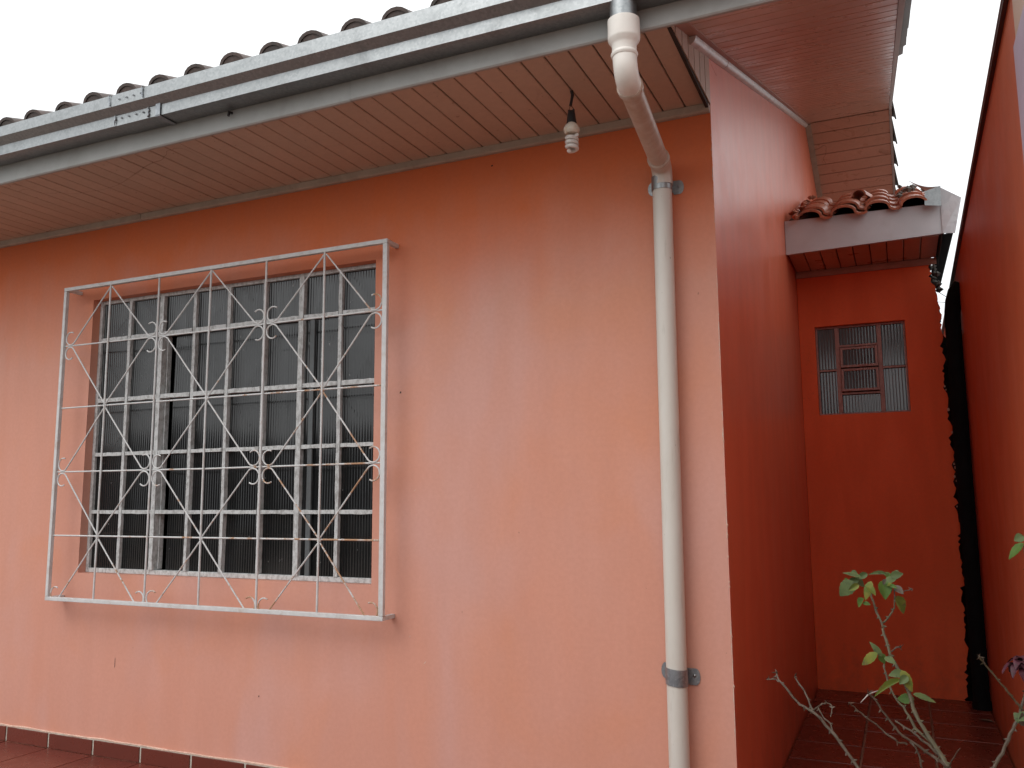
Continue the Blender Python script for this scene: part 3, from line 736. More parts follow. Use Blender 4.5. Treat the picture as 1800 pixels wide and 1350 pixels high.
# front skin: fans round the opening, split in four strips
n = len(edge)
ids = {}
def strip(mb, y):
    base = len(mb.v)
    mb.v += [(x, y, zz_) for x, zz_ in edge] + [(BX1, y, zz_) for x, zz_ in edge] + [(BX1, y, BZ0), (BX1, y, BZ1), (BX0, y, BZ0), (BX0, y, BZ1), (.002, y, -.02), (.002, y, 2.872), (.002, y, BZ0), (.002, y, BZ1), (BX0, y, -.02), (BX0, y, 2.872)]
    return base
b0 = strip(bm, y0)
q = b0 + 2 * n
def F(*f): bm.f.append(list(f)); bm.mi.append(bm.cur)
for i in range(n - 1): F(b0 + n + i, b0 + i, b0 + i + 1, b0 + n + i + 1)
F(q + 4, q + 8, q + 2, q + 6); F(q + 6, q + 2, q + 3, q + 7); F(q + 7, q + 3, q + 9, q + 5)
F(q + 8, b0 + n, q + 0, q + 2); F(q + 3, q + 1, b0 + 2 * n - 1, q + 9)
# window reveals
rv = len(bm.v); bm.v += [(BX0, y1, BZ0), (BX1, y1, BZ0), (BX1, y1, BZ1), (BX0, y1, BZ1)]
F(q + 2, q + 0, rv + 1, rv + 0); F(q + 0, q + 1, rv + 2, rv + 1); F(q + 1, q + 3, rv + 3, rv + 2); F(q + 3, q + 2, rv + 0, rv + 3)
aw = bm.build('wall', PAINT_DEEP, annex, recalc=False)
for p in aw.data.polygons: pass
# broken edge: rough mortar
bm = MB(); k = 4
for x, zz_ in edge:
    for j in range(k + 1): bm.v.append((x - .0005 + (random.uniform(-.02, .006) if j else 0), y0 + .0005 + .11 * j / k, zz_ + (random.uniform(-.004, .004) if j else 0)))
bm.f = [[i * (k + 1) + j, i * (k + 1) + j + 1, (i + 1) * (k + 1) + j + 1, (i + 1) * (k + 1) + j] for i in range(n - 1) for j in range(k)]; bm.mi = [0] * len(bm.f)
bm.build('broken_edge', EDGE_D, annex)
bm = MB(); bm.prism([(.003, AY + .14, -.2), (.003, 6.0, -.2), (.003, 4.3, 3.7), (.003, AY + .14, 3.2)], (.857, 0, 0)); bm.box((.003, AY + .001, 2.8735), (.88, AY + .139, 3.22)); bm.build('back_wall', MORTAR, annex)
bm = MB(); zt_ = [2.40 + random.uniform(-.03, .03) for _ in range(7)]
bm.prism([(.87, 3.30, -.29)] + [(1.016, 3.30, -.29)] + [(1.016 - .146 * i / 6, 3.30, zt_[i]) for i in range(7)], (0, .1, 0)); bm.build('added_gap_block', EDGE_D, annex)  # dark block added to shut out the pale strip and keep the gap dark
# crumbling mortar under the eave corner
bm = MB()
for i in range(26):
    c = (random.uniform(.86, .925), random.uniform(AY + .01, AY + .14), random.uniform(2.66, 2.845)); s_ = random.uniform(.012, .03)
    if c[0] < .88 and c[2] < 2.74: continue
    vs = [(c[0] + a * s_ * random.uniform(.6, 1.2), c[1] + b * s_ * random.uniform(.6, 1.2), c[2] + d_ * s_ * random.uniform(.6, 1.2)) for a, b, d_ in ((1, 0, 0), (-1, 0, 0), (0, 1, 0), (0, -1, 0), (0, 0, 1), (0, 0, -1))]
    bm.add(vs, [(0, 2, 4), (2, 1, 4), (1, 3, 4), (3, 0, 4), (2, 0, 5), (1, 2, 5), (3, 1, 5), (0, 3, 5)])
o = bm.build('mortar_lump', MORTAR, annex)
# paint flakes and pale chips along the broken edge
for i in range(9):
    z = random.choice((random.uniform(1.35, 1.75), random.uniform(.2, 2.5))); x = edge_x(z) + random.uniform(-.006, .006); s_ = random.uniform(.006, .014)
    m_ = MB(); m_.add([(x, AY - .003, z), (x + s_, AY - .001, z + s_ * .4), (x + s_ * .7, AY - .002, z + s_ * 1.8), (x - s_ * .2, AY - .004, z + s_ * 1.3), (x + s_ * .3, AY + .004, z + s_)], [(0, 1, 2, 3), (0, 4, 1), (1, 4, 2), (2, 4, 3), (3, 4, 0)]); m_.build('chip', PLASTER_EDGE, annex)
# window
wf = MB(); yy = AY + .03
def b2(m_, x0, x1, z0, z1, a=yy, b=yy + .03): m_.box((x0, a, z0), (x1, b, z1))
b2(wf, BX0 + .001, BX0 + .014, BZ0 + .001, BZ1 - .001); b2(wf, BX1 - .014, BX1 - .001, BZ0 + .001, BZ1 - .001)
b2(wf, BX0 + .0145, BX1 - .0145, BZ0 + .001, BZ0 + .012); b2(wf, BX0 + .0145, BX1 - .0145, BZ1 - .016, BZ1 - .001)
awin = wf.build('window', STEEL_R, annex, bevel=.0015)
XA, XB = .250, .522
for x in (XA, XB):
    m_ = MB(); b2(m_, x - .014, x + .014, BZ0 + .013, BZ1 - .017, yy - .002, yy + .028); m_.build('glazing_bar', STEEL_R, awin, bevel=.0015)
for a, b in ((BX0 + .015, XA - .0135), (XB + .0135, BX1 - .015)):
    m_ = MB(); b2(m_, a, b, 2.158, 2.172, yy - .001, yy + .026); m_.build('glazing_bar', STEEL_R, awin, bevel=.0015)
m_ = MB(); b2(m_, XA + .0135, XB - .0135, 2.325, 2.339, yy - .003, yy + .026); m_.build('glazing_bar', STEEL_R, awin, bevel=.0015)
# two tilting sashes in the middle, their lower edges pushed outwards
def sash(z0, z1, tilt):
    m_ = MB(); a, b, w = XA + .0155, XB - .0155, .016; h = z1 - z0
    m_.box((a, -.006, 0), (a + w, .012, h)); m_.box((b - w, -.006, 0), (b, .012, h)); m_.box((a + w, -.006, 0), (b - w, .012, w)); m_.box((a + w, -.006, h - w), (b - w, .012, h))
    s_ = m_.build('sash', STEEL_R, awin, bevel=.0015)
    s_.location = (0, yy - .012, z0); s_.rotation_euler.x = tilt
    o = link('pane', pane_mesh(b - a - 2 * w + .006, h - 2 * w + .006, GLASS_B, .02, .0008), awin, (a + w - .003, yy - .010, z0 + w - .003)); o.rotation_euler.x = tilt
sash(2.178, 2.320, -.05); sash(2.010, 2.170, -.07)
m_ = MB(); b2(m_, XA + .0135, XB - .0135, 1.989, 2.002, yy - .004, yy + .026); m_.build('glazing_bar', STEEL_R, awin, bevel=.0015)
for x0, x1, z0, z1 in ((BX0 + .012, XA - .012, 2.176, BZ1 - .014), (BX0 + .012, XA - .012, BZ0 + .011, 2.154), (XB + .012, BX1 - .012, 2.176, BZ1 - .014), (XB + .012, BX1 - .012, BZ0 + .011, 2.154), (XA + .012, XB - .012, 2.343, BZ1 - .014), (XA + .012, XB - .012, BZ0 + .011, 1.984)):
    link('pane', pane_mesh(x1 - x0, z1 - z0, GLASS_B, .02, .0008), awin, (x0, yy + .014, z0))
# eave: fascia board, soffit boards, trim
FA = 2.436
bm = MB(); bm.prism([(-.0 + .002, FA, 2.868), (.936, FA, 2.888), (.934, FA, 3.082), (.002, FA, 3.098)], (0, .022, 0)); bm.build('fascia', ANNEXF, annex, bevel=.002)
bm = MB(); bm.box((.002, FA + .024, 2.898), (.918, AY - .002, 2.91)); asof = bm.build('eave_soffit', BLACKGAP, annex)
apm = plank_mesh(.1, AY - FA - .05).mesh('plank', PLANK_G)
for i in range(9): link('plank', apm, asof, (.006 + i * .1005, FA + .025, 2.883 + random.uniform(-.001, .001)))
bm = MB(); bm.prism([(.004, AY - .001, 2.84), (.004, AY - .014, 2.84), (.004, AY - .026, 2.862), (.004, AY - .026, 2.881), (.004, AY - .001, 2.881)], (.905, 0, 0)); bm.build('cornice', CORNICE_R, annex)
bm = MB(); bm.box((.92, FA + .03, 2.86), (.925, AY + .12, 2.90)); bm.build('end_board', BLACKGAP, annex)
# roof and tiles
AS = .407; ar = math.atan(AS)
def za(y): return 3.065 + AS * (y - 2.36)
bm = MB(); bm.prism([(.004, FA + .026, za(FA) - .03), (.004, 3.75, za(3.75) - .035), (.004, 3.75, za(3.75) - .02), (.004, FA + .026, za(FA) - .012)], (.905, 0, 0)); aroof = bm.build('roof', BLACKGAP, annex)
at = tile_mesh('roof_tile', TILE_R, .2035, .40, .155, .050, .014)
for c in range(4):
    for rr in range(4):
        y = 2.385 + rr * .33 * math.cos(ar) + (-.012 if c % 2 else .006); place_tile(at, .088 + c * .2035, y, za(y) + .010 + .0, ar, aroof, .005)
# doubled tiles lying over the second and third columns at the eave
for c, dx, dy, dz in ((0, .016, .06, .018), (1, .018, .07, .018)):
    y = 2.385 + dy; o = place_tile(at, .088 + c * .2035 + dx, y, za(y) + .010 + dz * .8, ar, aroof, .002)
# cut pieces and mortar against the house wall, loose bits on top
for i in range(16):
    y = 2.36 + i * .11; m_ = MB(); s_ = random.uniform(.022, .04); x = .006 + random.uniform(0, .05); z = za(y) + .03 + random.uniform(-.006, .014)
    vs = [(x + a * s_ * random.uniform(.7, 1.3) + s_, y + b * s_ * 1.4, z + d_ * s_ * random.uniform(.5, 1)) for a, b, d_ in ((1, 0, 0), (-1, 0, 0), (0, 1, 0), (0, -1, 0), (0, 0, 1), (0, 0, -1), (.6, .6, .6), (-.6, -.6, .6))]
    m_.add(vs[:6], [(0, 2, 4), (2, 1, 4), (1, 3, 4), (3, 0, 4), (2, 0, 5), (1, 2, 5), (3, 1, 5), (0, 3, 5)]); m_.build('tile_piece', TILE_R, aroof, bevel=.006, smooth=True)
m_ = MB()
for k in range(9):
    q_ = math.pi * k / 8; m_.v += [(.455 - .05 * math.cos(q_), 2.74, za(2.74) + .085 + .05 * math.sin(q_)), (.50 - .055 * math.cos(q_), 2.98, za(2.98) + .02 + .055 * math.sin(q_)), (.455 - .038 * math.cos(q_), 2.742, za(2.74) + .085 + .038 * math.sin(q_)), (.50 - .043 * math.cos(q_), 2.98, za(2.98) + .02 + .043 * math.sin(q_))]
for k in range(8):
    a, b = 4 * k, 4 * k + 4; m_.f += [[a, b, b + 1, a + 1], [a + 2, a + 3, b + 3, b + 2], [a, a + 2, b + 2, b], [a + 1, b + 1, b + 3, a + 3]]
m_.f += [[0, 1, 3, 2], [32, 34, 35, 33]]; m_.mi = [0] * len(m_.f); m_.build('cap_tile', TILE_R, aroof, smooth=True)
# mossy rubble where the tiles meet the flashing
for i in range(12):
    y = random.uniform(2.55, 2.95); x = random.uniform(.70, .86); z = za(y) + random.uniform(.05, .10); s_ = random.uniform(.012, .03); m_ = MB()
    m_.add([(x + a * s_ * random.uniform(.7, 1.3), y + b * s_, z + d_ * s_ * random.uniform(.5, 1)) for a, b, d_ in ((1, 0, 0), (-1, 0, 0), (0, 1, 0), (0, -1, 0), (0, 0, 1), (0, 0, -1))], [(0, 2, 4), (2, 1, 4), (1, 3, 4), (3, 0, 4), (2, 0, 5), (1, 2, 5), (3, 1, 5), (0, 3, 5)]); m_.build('rubble', MORTAR, aroof)

# bent flashing and box gutter at the annex edge
fl = empty('roof_flashing', (.95, 2.44, 2.88), 'bent grey metal flashing with curled flap at the right end of the annex roof', 'flashing')
m_ = MB(); m_.prism([(.838, 2.372, 3.060), (.929, 2.372, 3.045), (.931, 2.372, 3.170), (.842, 2.372, 3.150)], (0, .003, 0)); m_.build('front_sheet', GALV, fl)
m_ = MB(); m_.prism([(.929, 2.425, 3.181), (1.041, 2.40, 3.088), (.995, 2.425, 2.878), (.927, 2.43, 2.888)], (0, .003, 0)); m_.build('end_sheet', FLASH, fl)
# trough running back, open on top
m_ = MB(); th = .003
m_.prism([(.930, 2.434, 3.0), (.930, 2.434, 2.88), (.985, 2.434, 2.88), (.985, 2.434, 3.02), (.985 - th, 2.434, 3.02), (.985 - th, 2.434, 2.88 + th), (.93 + th, 2.434, 2.88 + th), (.93 + th, 2.434, 3.0)], (-.02, 1.45, 0)); m_.build('trough', BLACKPIPE, fl)
# curled flap
m_ = MB(); rows = []
for i in range(9):
    t = i / 8
    a = Vector((.935 - .175 * t, 2.42 - .02 * t, 3.183 + .055 * t - .02 * math.sin(math.pi * t))); b = Vector((.93 - .09 * t ** 1.3, 2.62 - .14 * t, 3.165 + .03 * t))
    rows.append((a, b))
for a, b in rows: m_.v += [tuple(a), tuple(b), tuple(a + Vector((0, 0, .003))), tuple(b + Vector((0, 0, .003)))]
for k in range(8):
    a, b = 4 * k, 4 * k + 4; m_.f += [[a, b, b + 1, a + 1], [a + 2, a + 3, b + 3, b + 2], [a, a + 2, b + 2, b], [a + 1, b + 1, b + 3, a + 3]]
m_.f += [[0, 1, 3, 2], [32, 34, 35, 33]]; m_.mi = [0] * len(m_.f); m_.build('flap', FLASH, fl, smooth=True)

# ================================================================== NEIGHBOUR WALL
NW = 1.019
def zn(y): return 2.905 - .035 * (y + .22)
nwall = empty('boundary_wall', (1.1, 2, 0), 'tall orange boundary wall in deep shade along the right of the passage', 'boundary wall')
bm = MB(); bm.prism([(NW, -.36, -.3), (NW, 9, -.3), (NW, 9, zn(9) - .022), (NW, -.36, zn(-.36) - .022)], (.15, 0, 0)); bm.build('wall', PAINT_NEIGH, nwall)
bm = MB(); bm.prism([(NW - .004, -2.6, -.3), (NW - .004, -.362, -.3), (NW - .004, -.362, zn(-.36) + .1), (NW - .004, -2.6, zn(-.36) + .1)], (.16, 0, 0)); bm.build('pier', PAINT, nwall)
bm = MB(); bm.prism([(1.004, -.355, zn(-.355)), (1.004, 9, zn(9)), (1.004, 9, zn(9) - .02), (1.004, -.355, zn(-.355) - .02)], (.19, 0, 0)); cp = bm.build('coping', COPE_D, nwall)
bm = MB(); bm.prism([(1.0015, -.355, zn(-.355) + .0005), (1.0015, 9, zn(9) + .0005), (1.0015, 9, zn(9) + .005), (1.0015, -.355, zn(-.355) + .005)], (.195, 0, 0)); bm.build('coping_sheet', COPE_L, nwall)
bm = MB(); bm.box((NW - .014, -.9, 2.1), (NW - .0045, -.373, 2.672)); tag(bm.build('sign_board', LILAC, bevel=.002), 'pale lilac board fixed to the boundary wall at the right picture edge', 'board')

bp = empty('drain_pipe', (.965, 2.82, 0), 'black vertical drain pipe in the dark corner between annex and boundary wall', 'drainpipe')
m_ = MB(); m_.tube([(.967, 2.80, .03), (.967, 2.80, 1.3), (.967, 2.80, 2.40), (.969, 2.80, 2.46), (.978, 2.80, 2.53), (.995, 2.80, 2.59), (1.03, 2.80, 2.63)], .047, 24); m_.build('pipe', BLACKPIPE, bp, smooth=True)
m_ = MB(); m_.tube([(.967, 2.80, .002), (.967, 2.80, .05)], [.056, .051], 24); m_.build('foot_collar', BLACKPIPE, bp, smooth=True)
# stray wires in the gap
wr = MB(); wr.tube([(.90, 3.2, 2.70), (.95, 3.3, 2.685), (1.03, 3.4, 2.64)], .0022, 5); wr.tube([(.895, 3.2, 2.62), (.96, 3.3, 2.63), (1.04, 3.4, 2.63)], .0018, 5)
tag(wr.build('loose_wire', CORD, smooth=True), 'thin loose wires against the sky between annex and boundary wall', 'wire')
m_ = MB(); m_.add([(.93, 2.52, .004), (.985, 2.50, .012), (1.0, 2.47, .004), (.94, 2.47, .010)], [(0, 1, 2, 3)]); tag(m_.build('dry_leaf', LEAFM[3]), 'dry brown leaf on the dark floor beside the boundary wall', 'leaf')

# small scars on the front wall
for (x, z, w, h_) in ((-3.146, .465, .0018, .028), (-1.44, 1.772, .004, .005), (-.974, 2.766, .005, .004), (-2.2, .38, .003, .004)):
    m_ = MB(); m_.add([(x - w, -.0012, z - h_), (x + w, -.0012, z - h_ * .6), (x + w * .8, -.0012, z + h_), (x - w * .6, -.0012, z + h_ * .7)], [(0, 1, 2, 3)]); m_.build('scratch', BLACKGAP, house)
for (x, z, s_) in ((-1.304, .595, .007), (-1.38, .70, .005), (-1.36, 1.33, .005)):
    m_ = MB(); m_.add([(x - s_, -.0012, z - s_), (x + s_ * .2, -.0012, z - s_ * .2), (x + s_, -.0012, z + s_), (x, -.0012, z + s_ * .5)], [(0, 1, 2, 3)]); m_.build('chip', PLASTER_EDGE, house)

for i in range(26):
    z = random.choice((random.uniform(.35, 1.25), random.uniform(.3, 2.2))); s_ = random.uniform(.0025, .0055); m_ = MB()
    vs = [(-.0015 + a * s_ * random.uniform(.6, 1.2), .0015 + b * s_ * .8, z + d_ * s_ * random.uniform(1.2, 2.8)) for a, b, d_ in ((1, 0, 0), (-1, 0, 0), (0, 1, 0), (0, -1, 0), (0, 0, 1), (0, 0, -1))]
    m_.add(vs, [(0, 2, 4), (2, 1, 4), (1, 3, 4), (3, 0, 4), (2, 0, 5), (1, 2, 5), (3, 1, 5), (0, 3, 5)]); m_.build('chip', PLASTER_EDGE, house)

# ================================================================== ROSES
STEMS={
 'A':(0.0065, 0.0026, [(0.504, -1.36, 0.734), (0.492, -1.351, 0.748), (0.465, -1.342, 0.785), (0.442, -1.333, 0.811), (0.413, -1.324, 0.84), (0.391, -1.316, 0.849), (0.374, -1.307, 0.858), (0.352, -1.298, 0.883), (0.336, -1.289, 0.898), (0.332, -1.28, 0.91)]),
 'A1':(0.0022, 0.0014, [(0.337, -1.29, 0.893), (0.326, -1.285, 0.897), (0.313, -1.28, 0.893)]),
 'A2':(0.0032, 0.002, [(0.411, -1.31, 0.837), (0.402, -1.295, 0.846), (0.391, -1.28, 0.869), (0.375, -1.265, 0.889), (0.367, -1.25, 0.897)]),
 'A3':(0.0024, 0.0012, [(0.402, -1.31, 0.837), (0.421, -1.328, 0.859), (0.44, -1.345, 0.868), (0.45, -1.362, 0.865), (0.447, -1.38, 0.85)]),
 'A4':(0.0026, 0.002, [(0.447, -1.33, 0.805), (0.441, -1.32, 0.821), (0.426, -1.31, 0.832), (0.416, -1.3, 0.848)]),
 'B':(0.0085, 0.0028, [(0.663, -1.4, 0.765), (0.655, -1.387, 0.779), (0.644, -1.374, 0.797), (0.626, -1.361, 0.824), (0.611, -1.349, 0.848), (0.601, -1.336, 0.873), (0.594, -1.323, 0.899), (0.582, -1.31, 0.929), (0.572, -1.297, 0.948), (0.561, -1.284, 0.972), (0.555, -1.271, 1.001), (0.549, -1.259, 1.026), (0.539, -1.246, 1.052), (0.533, -1.233, 1.074), (0.531, -1.22, 1.095)]),
 'B1':(0.0026, 0.002, [(0.551, -1.25, 1.021), (0.57, -1.25, 1.042), (0.576, -1.25, 1.056), (0.579, -1.25, 1.078)]),
 'B2':(0.002, 0.0016, [(0.579, -1.25, 1.078), (0.581, -1.24, 1.097), (0.595, -1.23, 1.09), (0.614, -1.22, 1.094)]),
 'B3':(0.0022, 0.0018, [(0.562, -1.28, 0.968), (0.576, -1.29, 0.98), (0.584, -1.3, 0.983)]),
 'C':(0.0055, 0.0022, [(0.659, -1.44, 0.779), (0.651, -1.445, 0.796), (0.626, -1.45, 0.815), (0.599, -1.455, 0.834), (0.58, -1.46, 0.846), (0.562, -1.465, 0.87), (0.547, -1.47, 0.893), (0.532, -1.475, 0.916), (0.526, -1.48, 0.921)]),
 'D':(0.0028, 0.0014, [(0.586, -1.46, 0.833), (0.576, -1.47, 0.836), (0.561, -1.48, 0.846), (0.536, -1.49, 0.87), (0.512, -1.5, 0.89), (0.496, -1.51, 0.906), (0.494, -1.52, 0.911)]),
 'E':(0.005, 0.0028, [(0.658, -1.38, 0.769), (0.643, -1.375, 0.794), (0.612, -1.37, 0.821), (0.593, -1.365, 0.835), (0.566, -1.36, 0.848)]),
 'F':(0.003, 0.0022, [(0.61, -1.44, 0.773), (0.609, -1.44, 0.79), (0.604, -1.44, 0.817), (0.592, -1.44, 0.831)]),
 'G':(0.006, 0.0024, [(0.658, -1.37, 0.763), (0.638, -1.356, 0.802), (0.603, -1.341, 0.834), (0.588, -1.327, 0.862), (0.571, -1.313, 0.88), (0.56, -1.299, 0.899), (0.552, -1.284, 0.926), (0.55, -1.27, 0.942)]),
 'H':(0.002, 0.001, [(0.654, -1.42, 0.78), (0.664, -1.46, 0.819), (0.674, -1.5, 0.845)]),
 'R':(0.0062, 0.004, [(0.731, -1.22, 0.722), (0.743, -1.214, 0.742), (0.761, -1.209, 0.77), (0.779, -1.203, 0.808), (0.791, -1.197, 0.83), (0.8, -1.191, 0.848), (0.81, -1.186, 0.876), (0.823, -1.18, 0.916)]),
 'R1':(0.0034, 0.0018, [(0.802, -1.2, 0.86), (0.787, -1.212, 0.881), (0.774, -1.224, 0.901), (0.754, -1.236, 0.928), (0.738, -1.248, 0.952), (0.729, -1.26, 0.965)]),
 'R2':(0.0018, 0.0016, [(0.739, -1.25, 0.951), (0.737, -1.25, 0.958), (0.734, -1.25, 0.965)]),
 'R3':(0.0045, 0.003, [(0.821, -1.2, 0.919), (0.832, -1.2, 0.988), (0.835, -1.2, 1.071), (0.835, -1.2, 1.141), (0.831, -1.2, 1.187)]),
 'R4':(0.003, 0.002, [(0.817, -1.2, 0.9), (0.822, -1.2, 0.923), (0.814, -1.2, 0.949)]),
}
LEAVES=[
 ((0.499, -1.26, 1.11),(0.469, -1.265, 1.08),0.032,0),
 ((0.516, -1.255, 1.118),(0.479, -1.261, 1.128),0.013,0),
 ((0.502, -1.245, 1.117),(0.525, -1.232, 1.099),0.021,0),
 ((0.535, -1.269, 1.112),(0.521, -1.284, 1.077),0.018,2),
 ((0.518, -1.26, 1.074),(0.503, -1.253, 1.055),0.019,1),
 ((0.567, -1.23, 1.123),(0.53, -1.232, 1.126),0.010,0),
 ((0.572, -1.237, 1.121),(0.598, -1.238, 1.127),0.017,0),
 ((0.563, -1.244, 1.108),(0.586, -1.235, 1.12),0.019,0),
 ((0.558, -1.245, 1.112),(0.562, -1.26, 1.076),0.028,1),
 ((0.579, -1.249, 1.102),(0.596, -1.26, 1.087),0.016,3),
 ((0.577, -1.243, 1.079),(0.599, -1.23, 1.043),0.027,2),
 ((0.549, -1.32, 0.965),(0.531, -1.325, 0.994),0.013,0),
 ((0.541, -1.338, 0.974),(0.503, -1.324, 0.948),0.020,2),
 ((0.545, -1.315, 0.971),(0.554, -1.317, 0.951),0.016,1),
 ((0.554, -1.321, 0.965),(0.572, -1.337, 0.96),0.015,0),
 ((0.589, -1.321, 0.937),(0.563, -1.339, 0.936),0.019,0),
 ((0.584, -1.334, 0.943),(0.603, -1.347, 0.908),0.020,2),
 ((0.584, -1.332, 0.923),(0.53, -1.35, 0.896),0.014,2),
 ((0.604, -1.315, 0.885),(0.571, -1.303, 0.88),0.021,1),
 ((0.602, -1.345, 0.9),(0.643, -1.337, 0.887),0.016,0),
 ((0.835, -1.181, 1.206),(0.816, -1.182, 1.198),0.020,0),
 ((0.832, -1.195, 1.193),(0.802, -1.19, 1.16),0.024,1),
 ((0.805, -1.2, 0.832),(0.789, -1.198, 0.849),0.020,0),
 ((0.812, -1.206, 0.853),(0.794, -1.211, 0.837),0.019,0),
 ((0.805, -1.197, 0.824),(0.802, -1.213, 0.853),0.019,3),
]
def leaf_mesh(name, mat, fold, curl):
    m_ = MB(); n = 10; vs = []; prof = []
    for i in range(n + 1):
        t = i / n; w = .5 * (math.sin(math.pi * t ** .82) ** .8) * (1 - .15 * t) if 0 < i < n else .015
        if 0 < i < n: w *= 1 + (.06 if i % 2 else -.05)
        cz = -curl * t * t
        for s_ in (-1, -.5, 0, .5, 1): vs.append((t, s_ * w, cz + fold * abs(s_) * w - .10 * (s_ * s_) * w))
    m_.add(vs, [(i * 5 + j, (i + 1) * 5 + j, (i + 1) * 5 + j + 1, i * 5 + j + 1) for i in range(n) for j in range(4)])
    return m_.mesh(name, mat, True, recalc=False, angle=80)
LM = {(t, v): leaf_mesh('leaf', LEAFM[t], (.25, .5, .1)[v], (.05, .18, .28)[v]) for t in range(4) for v in range(3)}
def put_leaf(par, b, t, w, tone):
    b, t = Vector(b), Vector(t); X = (t - b); ln = X.length; X.normalize()
    view = (Vector(cam.matrix_world.translation) - b).normalized()
    nrm = (view * random.uniform(.5, 1) + Vector((random.uniform(-.3, .3), random.uniform(-.3, .1), random.uniform(.1, .9)))).normalized()
    Z = (nrm - X * nrm.dot(X)).normalized(); Y = Z.cross(X)
    o = link('leaf', LM[(tone, random.randrange(3))], par)
    R_ = Matrix((X, Y, Z)).transposed().to_4x4(); o.matrix_parent_inverse = Matrix.Identity(4)
    o.matrix_basis = par_inv(par) @ Matrix.Translation(b) @ R_ @ Matrix.Diagonal((ln * 1.02, w * 1.08, ln, 1))
    return o
def par_inv(p): return Matrix.Translation(-p.location)
def smooth_pts(pts, k=3):
    P_ = [Vector(p) for p in pts]; out = []
    for i in range(len(P_) - 1):
        p0, p1, p2, p3 = P_[max(i - 1, 0)], P_[i], P_[i + 1], P_[min(i + 2, len(P_) - 1)]
        for j in range(k):
            t = j / k; out.append(.5 * ((2 * p1) + (p2 - p0) * t + (2 * p0 - 5 * p1 + 4 * p2 - p3) * t * t + (3 * p1 - p0 - 3 * p2 + p3) * t ** 3))
    return out + [P_[-1]]
rb = empty('rose_bush', (.66, -1.4, -.13), 'sparse rose bush with thorny bare canes and leaves on its tallest stem, before the passage', 'rose bush', 'rose bushes')
rb2 = empty('rose_bush', (.80, -1.25, -.13), 'rose bush half cut off at the right edge, bearing one dark wilted bloom', 'rose bush', 'rose bushes')
GROUND_IN = {'A': (.62, -1.42, -.14), 'B': (.70, -1.45, -.14), 'C': (.69, -1.47, -.14), 'E': (.68, -1.43, -.14), 'F': (.655, -1.45, -.14), 'G': (.69, -1.42, -.14), 'R': (.78, -1.25, -.14)}
for k_, (r0, r1, pts) in STEMS.items():
    par = rb2 if k_[0] == 'R' else rb
    P0 = list(pts)
    if k_ in GROUND_IN:
        g = Vector(GROUND_IN[k_]); a = Vector(P0[0]); P0 = [tuple(g + (a - g) * f_ + Vector((random.uniform(-.006, .006), random.uniform(-.006, .006), 0)) * (1 - f_)) for f_ in (0, .38, .62, .78, .88, .94)] + P0
    sp = smooth_pts(P0); n = len(sp); m_ = MB()
    sp = [p + Vector((random.uniform(-1, 1), random.uniform(-1, 1), random.uniform(-1, 1))) * .0012 for p in sp]
    m_.tube(sp, [(r0 + (r1 - r0) * i / (n - 1)) * random.uniform(.86, 1.16) * 0.70 for i in range(n)], 8)
    # thorns
    dist = 0
    for i in range(1, n - 1):
        dist += (sp[i] - sp[i - 1]).length
        if dist > .016 and r0 > .0021 and sp[i].z > .5:
            dist = 0
            for _ in range(random.choice((1, 1, 2))):
                tdir = (sp[i + 1] - sp[i]).normalized(); q_ = Vector((random.uniform(-1, 1), random.uniform(-1, .4), random.uniform(-.5, .5))); q_ = (q_ - tdir * q_.dot(tdir)).normalized()
                rr = (r0 + (r1 - r0) * i / (n - 1)) * .8; b = sp[i] + q_ * rr * .8; L2 = random.uniform(.004, .0075)
                s1 = tdir * .0028; s2 = tdir.cross(q_) * .0013; tip = b + q_ * L2 - tdir * .002
                m_.add([b + s1, b + s2, b - s1, b - s2, tip], [(0, 1, 4), (1, 2, 4), (2, 3, 4), (3, 0, 4)])
    m_.build('stem', STEM_G if k_ in ('B', 'B1', 'R1', 'G') else STEM, par, smooth=True)
    # scaly buds at the tips of the bare canes
    if k_ in ('A', 'A1', 'A2', 'C', 'D', 'R1', 'B3', 'B2', 'R2'):
        tip = sp[-1]; m_ = MB()
        for _ in range(4):
            d_ = Vector((random.uniform(-1, 1), random.uniform(-1, 1), random.uniform(-.3, 1))).normalized(); e_ = tip + d_ * random.uniform(.006, .016); s_ = d_.orthogonal().normalized() * .0022
            m_.add([tip + s_, tip - s_, tip + d_.cross(s_), e_], [(0, 1, 3), (1, 2, 3), (2, 0, 3)])
        m_.build('bud', STEM, par)
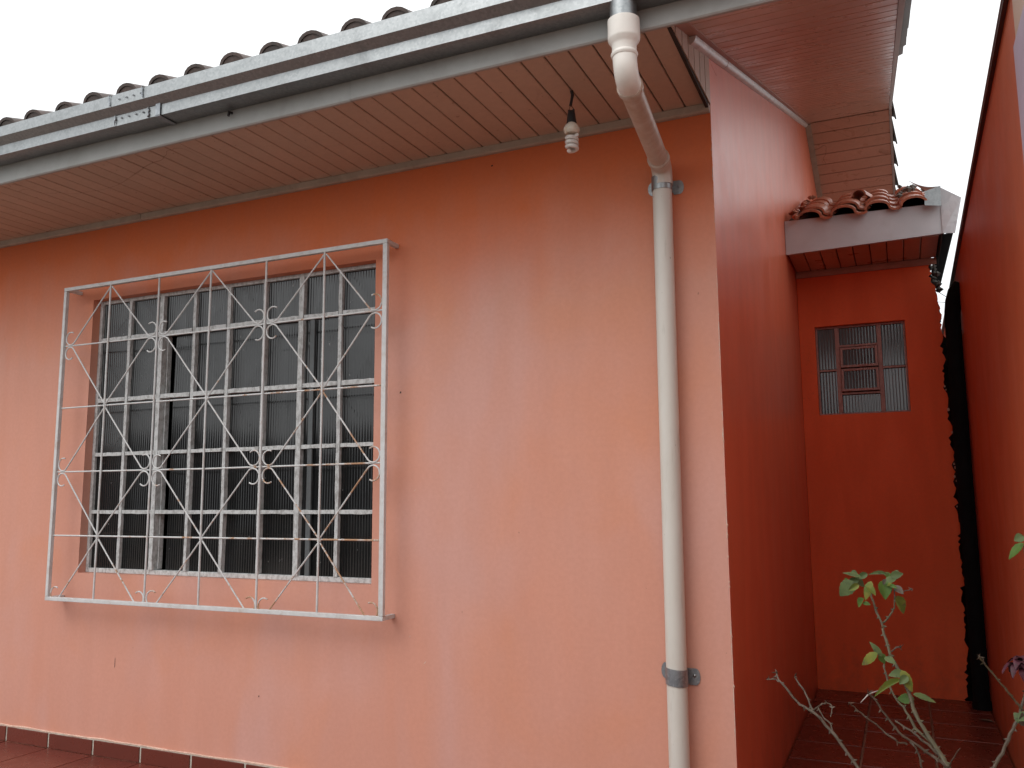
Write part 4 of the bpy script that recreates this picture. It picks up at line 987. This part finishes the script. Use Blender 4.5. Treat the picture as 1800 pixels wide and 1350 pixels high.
# old spider silk scraps in the forks
for (c, k_) in ((STEMS['A'][2][5], 3), (STEMS['C'][2][-1], 2)):
    m_ = MB(); c = Vector(c)
    for _ in range(k_):
        d_ = Vector((random.uniform(-1, 1), random.uniform(-.4, .4), random.uniform(-.6, .6))).normalized(); m_.tube([c, c + d_ * random.uniform(.008, .024) + Vector((0, 0, -.002))], [.0016, .0005], 4)
    m_.build('dry_scrap', WEB, rb)
for (b, t, w, tone) in LEAVES: put_leaf(rb2 if b[0] > .74 else rb, b, t, w, tone)
for _ in range(16):
    src = LEAVES[random.choice(list(range(0, 10)) + list(range(11, 16)))]
    b_ = Vector(src[0]) + Vector((random.uniform(-.012, .012), random.uniform(-.02, .02), random.uniform(-.010, .012)))
    d_ = Vector((random.uniform(-1, 1), random.uniform(-.6, .6), random.uniform(-.9, .4))).normalized(); ln_ = random.uniform(.014, .026)
    put_leaf(rb, tuple(b_), tuple(b_ + d_ * ln_), ln_ * random.uniform(.5, .75), random.choice((0, 0, 1, 1, 2, 3)))
# wilted bloom
fl_ = Vector((.812, -1.20, .945)); fb = MB(); fb.lathe([(.001, -.014), (.008, -.012), (.011, 0), (.008, .010), (.001, .012)], fl_, 12); bloom = fb.build('bloom', PETAL, rb2, smooth=True)
for i in range(20):
    m_ = MB(); az = i * 2.4 + random.uniform(-.3, .3); el = random.uniform(-1.0, .9); lng = random.uniform(.022, .036); n = 5; vs = []
    d0 = Vector((math.cos(az) * math.cos(el), math.sin(az) * math.cos(el), math.sin(el))); side = d0.cross(Vector((0, 0, 1))).normalized(); up_ = side.cross(d0)
    for a in range(n + 1):
        t = a / n; p = fl_ + d0 * (.006 + lng * t) + up_ * (.008 * math.sin(t * 3)) - Vector((0, 0, .016 * t * t)); w = .013 * math.sin(math.pi * (.15 + .8 * t)) * random.uniform(.75, 1.1)
        for s_ in (-1, 0, 1): vs.append(p + side * s_ * w + up_ * (abs(s_) * .004 * random.uniform(.3, 1.5)))
    m_.add(vs, [(a * 3 + j, a * 3 + 3 + j, a * 3 + 4 + j, a * 3 + 1 + j) for a in range(n) for j in range(2)]); m_.build('petal', PETAL, bloom, smooth=True, recalc=False, angle=80)
